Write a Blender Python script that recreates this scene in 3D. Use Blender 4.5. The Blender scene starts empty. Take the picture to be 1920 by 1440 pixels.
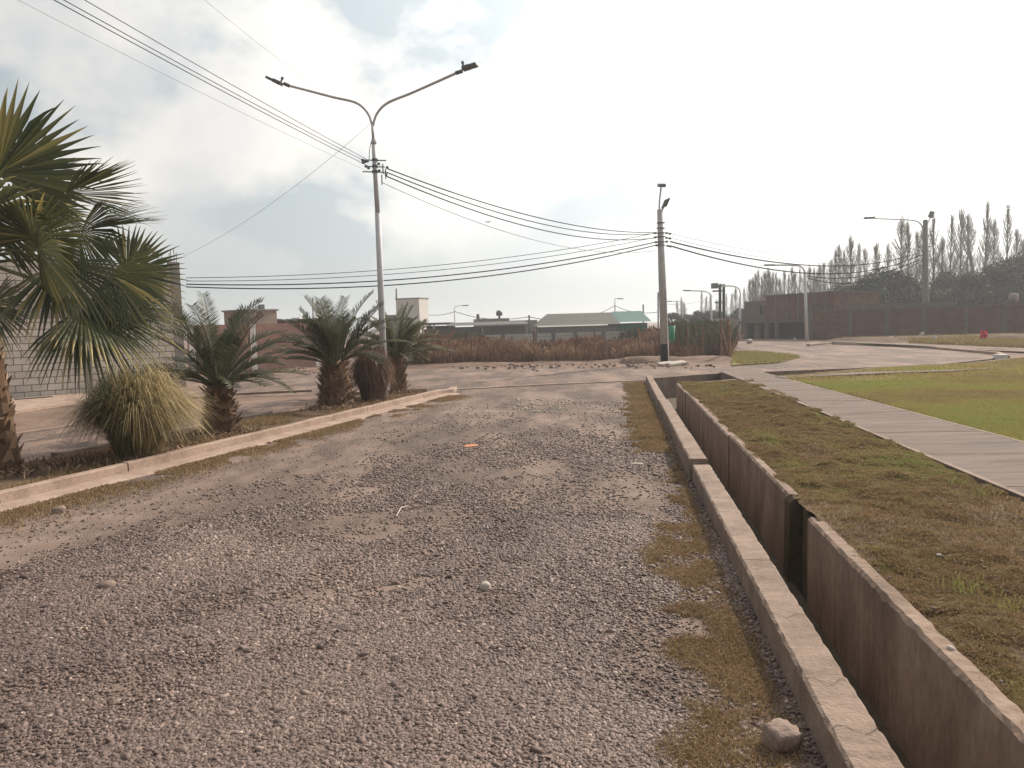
import bpy, bmesh, math, random
import numpy as np
from mathutils import Vector, Matrix
from mathutils.geometry import tessellate_polygon

S = bpy.context.scene
COL = S.collection
random.seed(7)
rng = np.random.default_rng(11)

# ------------------------------------------------------------------ camera
H = 1.75
PITCH = math.atan(111/1440)
ROLL = math.radians(1.6)
Fw = Vector((0, math.cos(PITCH), -math.sin(PITCH)))
_R0 = Vector((1, 0, 0)); _U0 = Vector((0, math.sin(PITCH), math.cos(PITCH)))
Rt = _R0*math.cos(ROLL) - _U0*math.sin(ROLL)
Up = _U0*math.cos(ROLL) + _R0*math.sin(ROLL)
cam = bpy.data.cameras.new("camera")
cam.sensor_width = 36; cam.lens = 27; cam.clip_end = 3000; cam.clip_start = 0.05
camo = bpy.data.objects.new("camera", cam); COL.objects.link(camo)
camo.matrix_world = Matrix(((Rt.x, Up.x, -Fw.x, 0), (Rt.y, Up.y, -Fw.y, 0), (Rt.z, Up.z, -Fw.z, H), (0, 0, 0, 1)))
S.camera = camo

# ------------------------------------------------------------------ sky, sun, exposure
SUN_AZ, SUN_EL = math.radians(43), math.radians(34)       # azimuth to the right of +Y
SDIR = Vector((math.sin(SUN_AZ)*math.cos(SUN_EL), math.cos(SUN_AZ)*math.cos(SUN_EL), math.sin(SUN_EL)))
W = bpy.data.worlds.new("World"); S.world = W; W.use_nodes = True
nt = W.node_tree; nt.nodes.clear()
N = lambda t, **k: _node(nt, t, **k)
def _node(tree, t, **k):
    n = tree.nodes.new(t)
    for a, b in k.items():
        if a.startswith('i_'): n.inputs[a[2:].replace('_', ' ')].default_value = b
        else: setattr(n, a, b)
    return n
def mathn(tree, op, a, b=None, c=None, clamp=False):
    n = tree.nodes.new('ShaderNodeMath'); n.operation = op; n.use_clamp = clamp
    for i, v in enumerate((a, b, c)):
        if v is None: continue
        if isinstance(v, (int, float)): n.inputs[i].default_value = v
        else: tree.links.new(v, n.inputs[i])
    return n.outputs[0]
def ramp(tree, fac, stops):
    r = tree.nodes.new('ShaderNodeValToRGB')
    while len(r.color_ramp.elements) < len(stops): r.color_ramp.elements.new(0.5)
    for e, (p, c) in zip(r.color_ramp.elements, stops):
        e.position = p; e.color = (c[0], c[1], c[2], 1) if not isinstance(c, (int, float)) else (c, c, c, 1)
    tree.links.new(fac, r.inputs[0]); return r.outputs[0]
def mixc(tree, fac, a, b, mode='MIX'):
    n = tree.nodes.new('ShaderNodeMix'); n.data_type = 'RGBA'; n.blend_type = mode; n.clamp_factor = True
    for s, v in ((0, fac), (6, a), (7, b)):
        if isinstance(v, (int, float)): n.inputs[s].default_value = v
        elif isinstance(v, tuple): n.inputs[s].default_value = (*v, 1)
        else: tree.links.new(v, n.inputs[s])
    return n.outputs[2]
sky = N('ShaderNodeTexSky'); sky.sky_type = 'NISHITA'; sky.sun_disc = False
sky.sun_elevation = SUN_EL; sky.sun_rotation = SUN_AZ; sky.dust_density = 3.0; sky.air_density = 1.0
tc = N('ShaderNodeTexCoord')
sep = N('ShaderNodeSeparateXYZ'); nt.links.new(tc.outputs['Generated'], sep.inputs[0])
zz = mathn(nt, 'ADD', mathn(nt, 'MAXIMUM', sep.outputs[2], 0.0), 0.22)
cx = mathn(nt, 'DIVIDE', sep.outputs[0], zz); cy = mathn(nt, 'DIVIDE', sep.outputs[1], zz)
cmb = N('ShaderNodeCombineXYZ'); nt.links.new(cx, cmb.inputs[0]); nt.links.new(cy, cmb.inputs[1])
n1 = N('ShaderNodeTexNoise'); n1.inputs['Scale'].default_value = 5.0; n1.inputs['Detail'].default_value = 7; n1.inputs['Roughness'].default_value = 0.5; n1.inputs['Distortion'].default_value = 0.1
mp1 = N('ShaderNodeMapping'); mp1.inputs['Scale'].default_value = (1, 1, 1.5); mp1.inputs['Location'].default_value = (.7, 2.1, .35); nt.links.new(tc.outputs['Generated'], mp1.inputs[0]); nt.links.new(mp1.outputs[0], n1.inputs['Vector'])
mp2 = N('ShaderNodeMapping'); mp2.inputs['Location'].default_value = (3.1, 7.7, 1.3); nt.links.new(tc.outputs['Generated'], mp2.inputs[0])
n2 = N('ShaderNodeTexNoise'); n2.inputs['Scale'].default_value = 5.5; n2.inputs['Detail'].default_value = 5; nt.links.new(mp2.outputs[0], n2.inputs['Vector'])
dotn = N('ShaderNodeVectorMath'); dotn.operation = 'DOT_PRODUCT'; dotn.inputs[1].default_value = SDIR
nt.links.new(tc.outputs['Generated'], dotn.inputs[0])
sd = mathn(nt, 'MAXIMUM', dotn.outputs['Value'], 0.0)
CL_FAC = ramp(nt, n1.outputs[0], [(0.41, 0.0), (0.47, .55), (0.56, 1.0)])
fwd = mathn(nt, 'POWER', sd, 4.0)                        # thin cloud scatters forward, towards the sun
cl_lum = mathn(nt, 'ADD', mathn(nt, 'MULTIPLY', fwd, 13.0), mathn(nt, 'ADD', 7.7, mathn(nt, 'MULTIPLY', mathn(nt, 'POWER', sd, 2.0), 3.0)))
shade = ramp(nt, n2.outputs[0], [(0.38, (0.82, 0.82, 0.81)), (0.50, (.96, .935, 0.89)), (0.62, (1.10, 1.05, 0.97))])
cloud = mixc(nt, 1.0, shade, (1, 1, 1), 'MULTIPLY')
vm = N('ShaderNodeVectorMath'); vm.operation = 'SCALE'; nt.links.new(cloud, vm.inputs[0]); nt.links.new(cl_lum, vm.inputs['Scale'])
base = mixc(nt, 0.78, sky.outputs[0], (4.9, 5.45, 5.6))     # hazy veil over the blue
fwd2 = N('ShaderNodeVectorMath'); fwd2.operation = 'SCALE'; fwd2.inputs[0].default_value = (10, 10.5, 10.8); nt.links.new(fwd, fwd2.inputs['Scale'])
ad = N('ShaderNodeVectorMath'); ad.operation = 'ADD'; nt.links.new(base, ad.inputs[0]); nt.links.new(fwd2.outputs[0], ad.inputs[1])
# clouds thin out towards the horizon
elev = ramp(nt, sep.outputs[2], [(0.05, 0.10), (0.17, 1.0)])
cf = mathn(nt, 'MULTIPLY', CL_FAC, elev)
skyc = mixc(nt, cf, ad.outputs[0], vm.outputs[0])
bg = N('ShaderNodeBackground'); bg.inputs['Strength'].default_value = 0.107; dim = mathn(nt, 'ADD', mathn(nt, 'MULTIPLY', dotn.outputs['Value'], .78), .80)
dim = mathn(nt, 'MAXIMUM', mathn(nt, 'MINIMUM', dim, 1.0), .36)      # cloud away from the sun is darker
vd = N('ShaderNodeVectorMath'); vd.operation = 'SCALE'; nt.links.new(skyc, vd.inputs[0]); nt.links.new(dim, vd.inputs['Scale'])
nt.links.new(vd.outputs[0], bg.inputs[0])
ow = N('ShaderNodeOutputWorld'); nt.links.new(bg.outputs[0], ow.inputs[0])
W.cycles.sampling_method = 'MANUAL'; W.cycles.sample_map_resolution = 512

sl = bpy.data.lights.new("sun", 'SUN'); sl.energy = 4.9; sl.angle = math.radians(0.6); sl.color = (1.0, 0.86, 0.71)
so = bpy.data.objects.new("sun", sl); COL.objects.link(so)
so.rotation_euler = SDIR.to_track_quat('Z', 'Y').to_euler()
S.view_settings.view_transform = 'Standard'; S.view_settings.look = 'None'
S.view_settings.exposure = 0.0; S.view_settings.gamma = 1
S.cycles.max_bounces = 5; S.cycles.diffuse_bounces = 3; S.cycles.transmission_bounces = 3; S.cycles.transparent_max_bounces = 6
S.cycles.use_denoising = True

# ------------------------------------------------------------------ helpers: placing
def ray(x, y): return Fw + Rt*((x-960)/1440) + Up*((720-y)/1440)
def G(x, y, z=0.0):
    d = ray(x, y); t = (z-H)/d.z
    return Vector((0, 0, H)) + d*t
def P(x, y, Y):
    d = ray(x, y); return Vector((0, 0, H)) + d*(Y/d.y)
def pxm(Y): return 1440.0/Y
UA = math.radians(7.95)
UU = Vector((math.sin(UA), math.cos(UA), 0)); VV = Vector((math.cos(UA), -math.sin(UA), 0))
def C(u, v, z=0.0): return UU*u + VV*v + Vector((0, 0, z))

def hash2(ix, iy, s):
    h = np.sin(ix*127.1 + iy*311.7 + s*74.7)*43758.5453
    return h - np.floor(h)
def vnoise(x, y, s=0):
    ix, iy = np.floor(x), np.floor(y); fx, fy = x-ix, y-iy
    fx = fx*fx*(3-2*fx); fy = fy*fy*(3-2*fy)
    a, b, c, d = hash2(ix, iy, s), hash2(ix+1, iy, s), hash2(ix, iy+1, s), hash2(ix+1, iy+1, s)
    return (a*(1-fx)+b*fx)*(1-fy) + (c*(1-fx)+d*fx)*fy
def fbm(x, y, s=0, o=4):
    x = np.asarray(x, float); y = np.asarray(y, float)
    t = 0; a = 0.5; tot = 0
    for k in range(o):
        t = t + a*vnoise(x*2**k, y*2**k, s+k*13); tot += a; a *= 0.5
    return t/tot

# ------------------------------------------------------------------ helpers: materials
MATS = {}
def mat(name, c1, c2=None, rough=0.85, scale=4.0, bump=0.0, bscale=None, c3=None, metal=0.0, detail=6, transl=0.0, attr=None, stretch=None, spec=0.3):
    if name in MATS: return MATS[name]
    m = bpy.data.materials.new(name); m.use_nodes = True
    t = m.node_tree; b = t.nodes['Principled BSDF']
    b.inputs['Roughness'].default_value = rough; b.inputs['Metallic'].default_value = metal
    b.inputs['Specular IOR Level'].default_value = spec
    tcn = t.nodes.new('ShaderNodeTexCoord'); vec = tcn.outputs['Object']
    if stretch:
        mp = t.nodes.new('ShaderNodeMapping'); mp.inputs['Scale'].default_value = stretch; t.links.new(vec, mp.inputs[0]); vec = mp.outputs[0]
    c2 = c2 or c1
    nz = t.nodes.new('ShaderNodeTexNoise'); nz.inputs['Scale'].default_value = scale; nz.inputs['Detail'].default_value = detail; nz.inputs['Roughness'].default_value = 0.6
    t.links.new(vec, nz.inputs['Vector'])
    if attr:
        an = t.nodes.new('ShaderNodeAttribute'); an.attribute_name = attr; fac = an.outputs['Fac']
        col = ramp(t, fac, [(0.0, c1), (0.5, c2), (1.0, c3 or c2)])
    else:
        stops = [(0.32, c1), (0.68, c2)] if c3 is None else [(0.3, c1), (0.5, c2), (0.72, c3)]
        col = ramp(t, nz.outputs[0], stops)
        nf = t.nodes.new('ShaderNodeTexNoise'); nf.inputs['Scale'].default_value = scale*9; nf.inputs['Detail'].default_value = 4
        t.links.new(vec, nf.inputs['Vector'])
        fl = ramp(t, nf.outputs[0], [(0.3, 0.86), (0.7, 1.1)])
        col = mixc(t, 1.0, col, fl, 'MULTIPLY')
    t.links.new(col, b.inputs['Base Color'])
    if bump:
        bz = t.nodes.new('ShaderNodeTexNoise'); bz.inputs['Scale'].default_value = bscale or scale*6; bz.inputs['Detail'].default_value = 5
        t.links.new(vec, bz.inputs['Vector'])
        bn = t.nodes.new('ShaderNodeBump'); bn.inputs['Strength'].default_value = bump; bn.inputs['Distance'].default_value = 0.02
        t.links.new(bz.outputs[0], bn.inputs['Height']); t.links.new(bn.outputs[0], b.inputs['Normal'])
    if transl:
        tr = t.nodes.new('ShaderNodeBsdfTranslucent'); t.links.new(col, tr.inputs[0])
        mx = t.nodes.new('ShaderNodeMixShader'); mx.inputs[0].default_value = transl
        t.links.new(b.outputs[0], mx.inputs[1]); t.links.new(tr.outputs[0], mx.inputs[2])
        t.links.new(mx.outputs[0], t.nodes['Material Output'].inputs[0])
    MATS[name] = m; return m

def brick_mat(name, c1, c2, mortar, bw, bh, ms=0.012, bump=0.3, stain=(0.75, 1.12)):
    if name in MATS: return MATS[name]
    m = bpy.data.materials.new(name); m.use_nodes = True; t = m.node_tree; b = t.nodes['Principled BSDF']
    b.inputs['Roughness'].default_value = 0.92; b.inputs['Specular IOR Level'].default_value = 0.2
    tcn = t.nodes.new('ShaderNodeTexCoord'); sp = t.nodes.new('ShaderNodeSeparateXYZ'); t.links.new(tcn.outputs['Object'], sp.inputs[0])
    cb = t.nodes.new('ShaderNodeCombineXYZ'); t.links.new(mathn(t, 'ADD', sp.outputs[0], sp.outputs[1]), cb.inputs[0]); t.links.new(sp.outputs[2], cb.inputs[1])
    br = t.nodes.new('ShaderNodeTexBrick'); br.inputs['Scale'].default_value = 1.0
    br.inputs['Color1'].default_value = (*c1, 1); br.inputs['Color2'].default_value = (*c2, 1); br.inputs['Mortar'].default_value = (*mortar, 1)
    br.inputs['Mortar Size'].default_value = ms; br.inputs['Brick Width'].default_value = bw; br.inputs['Row Height'].default_value = bh
    t.links.new(cb.outputs[0], br.inputs['Vector'])
    nz = t.nodes.new('ShaderNodeTexNoise'); nz.inputs['Scale'].default_value = 1.3; nz.inputs['Detail'].default_value = 8; nz.inputs['Roughness'].default_value = 0.7
    t.links.new(tcn.outputs['Object'], nz.inputs['Vector'])
    col = mixc(t, 1.0, br.outputs[0], ramp(t, nz.outputs[0], [(0.3, stain[0]), (0.7, stain[1])]), 'MULTIPLY')
    t.links.new(col, b.inputs['Base Color'])
    bn = t.nodes.new('ShaderNodeBump'); bn.inputs['Strength'].default_value = bump; bn.inputs['Distance'].default_value = 0.01; bn.invert = True
    t.links.new(br.outputs['Fac'], bn.inputs['Height']); t.links.new(bn.outputs[0], b.inputs['Normal'])
    MATS[name] = m; return m

def gravel_mat(name, dirt, peb1, peb2, vs=28.0):
    m = bpy.data.materials.new(name); m.use_nodes = True; t = m.node_tree; b = t.nodes['Principled BSDF']
    b.inputs['Roughness'].default_value = 0.9; b.inputs['Specular IOR Level'].default_value = 0.25
    tcn = t.nodes.new('ShaderNodeTexCoord'); vec = tcn.outputs['Object']
    vo = t.nodes.new('ShaderNodeTexVoronoi'); vo.inputs['Scale'].default_value = vs; t.links.new(vec, vo.inputs['Vector'])
    pc = ramp(t, mathn(t, 'FRACT', mathn(t, 'MULTIPLY', vo.outputs['Distance'], 7.3)), [(0.0, peb1), (1.0, peb2)])
    sp = t.nodes.new('ShaderNodeSeparateColor'); t.links.new(vo.outputs['Color'], sp.inputs[0])
    pc = ramp(t, sp.outputs[0], [(0.0, peb1), (0.7, peb2), (1.0, tuple(min(1, c*1.7) for c in peb2))])
    edge = ramp(t, vo.outputs['Distance'], [(0.25, 1.0), (0.55, 0.55)])
    pc = mixc(t, 1.0, pc, edge, 'MULTIPLY')
    nz = t.nodes.new('ShaderNodeTexNoise'); nz.inputs['Scale'].default_value = 0.55; nz.inputs['Detail'].default_value = 9; nz.inputs['Roughness'].default_value = 0.65
    mp = t.nodes.new('ShaderNodeMapping'); mp.inputs['Rotation'].default_value = (0, 0, UA); mp.inputs['Scale'].default_value = (1.6, 0.55, 1); t.links.new(vec, mp.inputs[0]); t.links.new(mp.outputs[0], nz.inputs['Vector'])
    f = ramp(t, nz.outputs[0], [(0.40, 0.0), (0.56, 1.0)])
    n3 = t.nodes.new('ShaderNodeTexNoise'); n3.inputs['Scale'].default_value = 2.4; n3.inputs['Detail'].default_value = 8; t.links.new(vec, n3.inputs['Vector'])
    dc = ramp(t, n3.outputs[0], [(0.3, tuple(c*0.78 for c in dirt)), (0.7, tuple(c*1.14 for c in dirt))])
    col = mixc(t, f, dc, pc); t.links.new(col, b.inputs['Base Color'])
    bn = t.nodes.new('ShaderNodeBump'); bn.inputs['Strength'].default_value = 0.7; bn.inputs['Distance'].default_value = 0.02; bn.invert = True
    hh = mathn(t, 'MULTIPLY', vo.outputs['Distance'], mathn(t, 'ADD', mathn(t, 'MULTIPLY', f, 0.8), 0.2))
    t.links.new(hh, bn.inputs['Height']); t.links.new(bn.outputs[0], b.inputs['Normal'])
    MATS[name] = m; return m

M_dirt = mat('dirt', (.14, .092, .068), (.20, .138, .108), scale=0.8, bump=0.5, bscale=9, c3=(.26, .185, .15), rough=.95, spec=.15)
M_gravel = gravel_mat('gravel_road', (.235, .170, .140), (.11, .080, .068), (.21, .156, .133), vs=60)
M_gravel_far = gravel_mat('gravel_far', (.235, .165, .134), (.115, .082, .069), (.20, .148, .127), vs=22)
M_kerbL = mat('kerb_plaster', (.27, .195, .155), (.36, .265, .212), scale=3, bump=.35, bscale=40, c3=(.44, .335, .275), rough=.9)
M_conc = mat('canal_concrete', (.175, .127, .10), (.25, .185, .148), scale=3.5, bump=.4, bscale=60, c3=(.33, .255, .205), detail=10, rough=.92)
M_concw = mat('canal_wall_concrete', (.13, .088, .064), (.225, .160, .122), scale=2.2, bump=.6, bscale=18, c3=(.32, .24, .19), rough=.92, stretch=(1, 1, .55), detail=10)
M_mud = mat('canal_mud', (.055, .042, .028), (.10, .078, .05), scale=5, bump=.5, rough=.9)
M_walk = mat('sidewalk_concrete', (.095, .070, .058), (.15, .113, .095), scale=1.6, bump=.8, bscale=22, c3=(.205, .157, .134), detail=10, rough=.88, stretch=(.45, 3.2, 1))
M_lawn = mat('lawn_soil', (.18, .135, .065), (.22, .18, .08), scale=.9, bump=.6, bscale=30, c3=(.20, .19, .075), rough=.95, spec=.1)
M_verge = mat('verge_soil', (.085, .055, .038), (.125, .085, .055), scale=1.6, bump=.7, bscale=28, c3=(.17, .12, .08), rough=.95, spec=.1)
M_drygrass = mat('grass_dry', (.19, .125, .066), (.30, .205, .11), c3=(.43, .32, .185), attr='tone', transl=.25, rough=.8)
M_greengrass = mat('grass_green', (.26, .175, .095), (.30, .24, .105), c3=(.25, .275, .085), attr='tone', transl=.3, rough=.8)
M_lawngrass = mat('lawn_blade', (.32, .245, .12), (.36, .31, .12), c3=(.31, .33, .105), attr='tone', transl=.35, rough=.8)
M_steel = mat('galvanised_pole', (.50, .505, .53), (.60, .605, .63), rough=.6, scale=6)
M_dark = mat('lamp_metal', (.13, .14, .155), (.17, .18, .19), rough=.5, scale=8)
M_poleconc = mat('pole_concrete', (.42, .42, .42), (.50, .50, .50), rough=.85, scale=4, bump=.15)
M_black = mat('black_paint', (.02, .02, .022), (.03, .03, .03), rough=.8)
M_cable = mat('cable_black', (.012, .012, .014), rough=1.0, spec=0.0)
M_cablegrey = mat('cable_grey', (.30, .31, .33), rough=.6)
M_white = mat('white_plaster', (.66, .64, .61), (.75, .73, .70), rough=.9, scale=1)
M_frond = mat('fan_leaf', (.040, .050, .022), (.10, .108, .042), c3=(.46, .36, .13), attr='tone', transl=.26, rough=.45, spec=.5)
M_date = mat('date_leaf', (.050, .060, .038), (.115, .125, .075), c3=(.30, .27, .15), attr='tone', transl=.25, rough=.5, spec=.4)
M_bark = mat('palm_bark', (.10, .058, .035), (.22, .13, .08), scale=7, bump=.6, c3=(.36, .24, .16), rough=.9)
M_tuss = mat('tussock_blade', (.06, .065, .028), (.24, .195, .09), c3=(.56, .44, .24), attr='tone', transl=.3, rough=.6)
M_pop = mat('poplar_bark', (.19, .17, .155), (.27, .245, .225), rough=.9, scale=2)
M_ever = mat('evergreen_leaf', (.014, .024, .016), (.030, .043, .026), c3=(.06, .075, .042), attr='tone', transl=.1, rough=.6)
M_brush = mat('dry_brush_stem', (.115, .065, .046), (.22, .13, .092), c3=(.36, .25, .17), attr='tone', transl=.2, rough=.85)
M_stone = mat('stone', (.20, .145, .12), (.32, .24, .20), scale=9, bump=.5, rough=.85)
M_greystone = mat('grey_stone', (.13, .10, .085), (.22, .17, .145), scale=9, bump=.3, rough=.8)
M_whitestone = mat('pale_stone', (.38, .33, .28), (.52, .46, .40), scale=9, bump=.2, rough=.75)
M_orange = mat('brick_fragment_clay', (.48, .17, .09), (.58, .24, .14), scale=20, bump=.3)
M_greenp = mat('green_paint', (.03, .22, .13), (.05, .28, .17), rough=.6)
M_teal = mat('teal_sheet', (.04, .12, .11), (.06, .16, .15), rough=.6)
M_red = mat('red_cloth', (.65, .02, .07), (.75, .04, .10), rough=.7)
M_greysheet = mat('grey_sheet', (.10, .10, .098), (.14, .14, .135), rough=.7, scale=1.5)
M_darkwin = mat('dark_opening', (.02, .022, .025), (.035, .037, .04), rough=.4)
M_rend2 = mat('weathered_render', (.13, .105, .095), (.17, .14, .125), scale=1.2, rough=.92)
M_rend = mat('grey_render', (.23, .205, .185), (.30, .27, .245), scale=1.2, rough=.92)
M_block = brick_mat('concrete_block', (.54, .475, .42), (.66, .59, .525), (.22, .185, .155), .40, .20, ms=.014, bump=.5)
M_brick = brick_mat('red_brick', (.15, .075, .06), (.20, .105, .085), (.13, .095, .085), .24, .085, ms=.010)
M_brickpink = brick_mat('pink_brick', (.37, .20, .16), (.43, .25, .20), (.36, .27, .235), .30, .12, ms=.014)

# ------------------------------------------------------------------ helpers: meshes and objects
def tag(o, label=None, cat=None, group=None, kind=None):
    if label: o['label'] = label
    if cat: o['category'] = cat
    if group: o['group'] = group
    if kind: o['kind'] = kind
    return o
def thing(name, loc, label, cat, group=None, rz=0.0):
    o = bpy.data.objects.new(name, None); COL.objects.link(o); o.location = loc; o.rotation_euler = (0, 0, rz)
    o.empty_display_size = .1
    return tag(o, label, cat, group)
def copy_tree(o, parent=None):
    c = o.copy(); COL.objects.link(c)
    if parent: c.parent = parent
    for ch in list(o.children): copy_tree(ch, c)
    return c
def np_obj(name, V, F, m, parent=None, attrs=None, smooth=False, loc=None):
    V = np.asarray(V, np.float32); F = np.asarray(F, np.int32)
    me = bpy.data.meshes.new(name)
    k = F.shape[1]
    me.vertices.add(len(V)); me.vertices.foreach_set('co', V.ravel())
    me.loops.add(F.size); me.loops.foreach_set('vertex_index', F.ravel())
    me.polygons.add(len(F)); me.polygons.foreach_set('loop_start', np.arange(0, F.size, k, dtype=np.int32))
    if smooth: me.polygons.foreach_set('use_smooth', np.ones(len(F), bool))
    for an, av in (attrs or {}).items():
        a = me.attributes.new(an, 'FLOAT', 'POINT'); a.data.foreach_set('value', np.asarray(av, np.float32))
    me.update(calc_edges=True); me.validate()
    me.materials.append(m)
    o = bpy.data.objects.new(name, me); COL.objects.link(o)
    if parent: o.parent = parent
    if loc is not None: o.location = loc
    return o
class MB:
    def __init__(s, origin=(0, 0, 0)): s.v = []; s.f = []; s.o = Vector(origin); s.t = []
    def add(s, vs, fs, tone=.5):
        b = len(s.v); s.v += [Vector(p)-s.o for p in vs]; s.f += [[b+i for i in f] for f in fs]
        s.t += list(tone) if isinstance(tone, (list, tuple)) else [tone]*len(vs)
    def box(s, lo, hi, rz=0, c=None):
        x0, y0, z0 = lo; x1, y1, z1 = hi
        vs = [Vector(p) for p in ((x0,y0,z0),(x1,y0,z0),(x1,y1,z0),(x0,y1,z0),(x0,y0,z1),(x1,y0,z1),(x1,y1,z1),(x0,y1,z1))]
        if rz:
            m = Matrix.Rotation(rz, 3, 'Z'); vs = [m @ p for p in vs]
        if c is not None: vs = [p+Vector(c) for p in vs]
        s.add(vs, [(0,3,2,1),(4,5,6,7),(0,1,5,4),(1,2,6,5),(2,3,7,6),(3,0,4,7)])
    def obox(s, c, ax, ay, az):
        c, ax, ay, az = map(Vector, (c, ax, ay, az)); vs = []
        for k in (-1, 1):
            for i, j in ((-1,-1),(1,-1),(1,1),(-1,1)): vs.append(c+ax*i+ay*j+az*k)
        s.add(vs, [(0,3,2,1),(4,5,6,7),(0,1,5,4),(1,2,6,5),(2,3,7,6),(3,0,4,7)])
    def tube(s, path, rad, n=8, cap=True, tone=.5):
        path = [Vector(p) for p in path]
        if not isinstance(rad, (list, tuple)): rad = [rad]*len(path)
        vs = []; prev = None
        for i, p in enumerate(path):
            d = (path[min(i+1, len(path)-1)] - path[max(i-1, 0)]).normalized()
            a = (Vector((0,0,1)) if abs(d.z) < .9 else Vector((1,0,0))) if prev is None else prev
            e1 = (a - d*a.dot(d)).normalized(); e2 = d.cross(e1); prev = e1
            for k in range(n):
                t = 2*math.pi*k/n; vs.append(p + (e1*math.cos(t)+e2*math.sin(t))*rad[i])
        fs = []
        for i in range(len(path)-1):
            for k in range(n):
                a, b = i*n+k, i*n+(k+1) % n; fs.append((a, b, b+n, a+n))
        if cap: fs += [tuple(range(n))[::-1], tuple(range(len(vs)-n, len(vs)))]
        s.add(vs, fs, tone)
    def build(s, name, m, parent=None, smooth=False, tone=False):
        me = bpy.data.meshes.new(name); me.from_pydata([tuple(p) for p in s.v], [], s.f)
        if tone:
            a = me.attributes.new('tone', 'FLOAT', 'POINT'); a.data.foreach_set('value', np.array(s.t, np.float32))
        me.update(); me.materials.append(m)
        if smooth: me.polygons.foreach_set('use_smooth', np.ones(len(me.polygons), bool))
        o = bpy.data.objects.new(name, me); COL.objects.link(o)
        if parent: o.parent = parent
        else: o.location = s.o
        return o
def bev(o, w=.01, seg=2):
    b = o.modifiers.new('bevel', 'BEVEL'); b.width = w; b.segments = seg; b.limit_method = 'ANGLE'; return o
def poly(name, pts, z, m, skirt=0.0):
    """flat sheet over world points with optional side skirt"""
    pts = [Vector((p[0], p[1], z)) for p in pts]
    tris = tessellate_polygon([pts]); b = MB(); vs = list(pts); fs = [tuple(t) for t in tris]
    fs = [f if (vs[f[1]]-vs[f[0]]).cross(vs[f[2]]-vs[f[0]]).z > 0 else f[::-1] for f in fs]
    if skirt:
        n = len(pts); vs += [p-Vector((0,0,skirt)) for p in pts]
        fs += [(i, n+i, n+(i+1) % n, (i+1) % n) for i in range(n)]
    b.add(vs, fs); o = b.build(name, m); return tag(o, kind='structure')
def in_poly(x, y, pts):
    inside = np.zeros(len(x), bool); n = len(pts); j = n-1
    for i in range(n):
        xi, yi, xj, yj = pts[i][0], pts[i][1], pts[j][0], pts[j][1]
        c = ((yi > y) != (yj > y)) & (x < (xj-xi)*(y-yi)/((yj-yi) or 1e-9)+xi)
        inside ^= c; j = i
    return inside
def kerb_run(name, pts, w, h, m, side=1, step=.35, jit=.004, z0=-.12, gaps=()):
    """kerb of width w to the `side` of the polyline, top at h, with slightly worn edges"""
    b = MB(); P2 = []
    for a, c in zip(pts[:-1], pts[1:]):
        a, c = Vector((a[0], a[1], 0)), Vector((c[0], c[1], 0)); n = max(1, int((c-a).length/step))
        P2 += [a.lerp(c, i/n) for i in range(n)]
    P2.append(Vector((pts[-1][0], pts[-1][1], 0))); vs = []; r = random.Random(len(P2))
    for i, p in enumerate(P2):
        d = (P2[min(i+1, len(P2)-1)]-P2[max(i-1, 0)]).normalized(); nrm = Vector((d.y, -d.x, 0))*side
        hh = h + r.uniform(-jit, jit); c = .012
        for off, z in ((0, z0), (0, hh-c), (c, hh), (w-c, hh), (w, hh-c), (w, z0)):
            vs.append(p + nrm*(off+r.uniform(-jit, jit)) + Vector((0, 0, z)))
    fs = []
    for i in range(len(P2)-1):
        for k in range(5): fs.append((i*6+k, i*6+k+1, i*6+k+7, i*6+k+6) if side > 0 else (i*6+k, i*6+k+6, i*6+k+7, i*6+k+1))
    e = len(vs)-6; fs += [(0,1,2,3,4,5), (e+5,e+4,e+3,e+2,e+1,e)]
    b.add(vs, fs); return b.build(name, m)
def prism_run(b, prof, u0, u1, step=.12, jit=.004, seed=0, steps_z=0.0):
    """extrude a (v,z) profile along the canal; jitter each vertex a little"""
    r = random.Random(seed); n = max(1, int((u1-u0)/step)); vs = []; k = len(prof)
    for i in range(n+1):
        u = u0+(u1-u0)*i/n
        chip = r.uniform(.006, .022) if r.random() < .10 else 0
        for (v, z) in prof: vs.append(C(u, v+r.uniform(-jit, jit), z+r.uniform(-jit, jit)-(chip if z > 0 and (v < prof[2][0]-.001 or v > prof[3][0]+.001) else 0)))
    fs = [tuple(range(k)), tuple(range(n*k, n*k+k))[::-1]]
    for i in range(n):
        for j in range(k):
            a, c = i*k+j, i*k+(j+1) % k; fs.append((a, a+k, c+k, c))
    b.add(vs, fs)

# ------------------------------------------------------------------ ground
V0, V1, V2 = .775, .965, 1.45            # canal kerb outer, inner, right wall face
UE = 22.6                                 # far end of canal
ZR = .16                                  # level of verge / lawn
FZ = -.55
# far wall of the cross channel runs on as the near kerb of the side road
near = [G(x, y, .10) for x, y in ((1232, 706), (1353, 699), (1430, 697), (1600, 690), (1760, 683), (1862, 672), (1884, 668))]
hole = [C(-8, V0+.05), C(UE, V0+.05)] + [Vector((p.x, p.y, 0)) for p in near[1:]]
nb = near[-1]
hole += [Vector((nb.x+1.0, nb.y-1.2, 0)), Vector((90, 24, 0)), Vector((90, -8, 0))]
def zero(p): return Vector((p[0], p[1], 0))
outer = [Vector((-900, -60, 0)), Vector((900, -60, 0)), Vector((900, 1500, 0)), Vector((-900, 1500, 0))]
hole = [zero(p) for p in hole]
allp = outer + hole
tr = tessellate_polygon([outer, hole])
gb = MB(); fs = []
for f in tr:
    a, b_, c_ = (allp[i] for i in f)
    fs.append(tuple(f) if (b_-a).cross(c_-a).z > 0 else tuple(f)[::-1])
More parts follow.
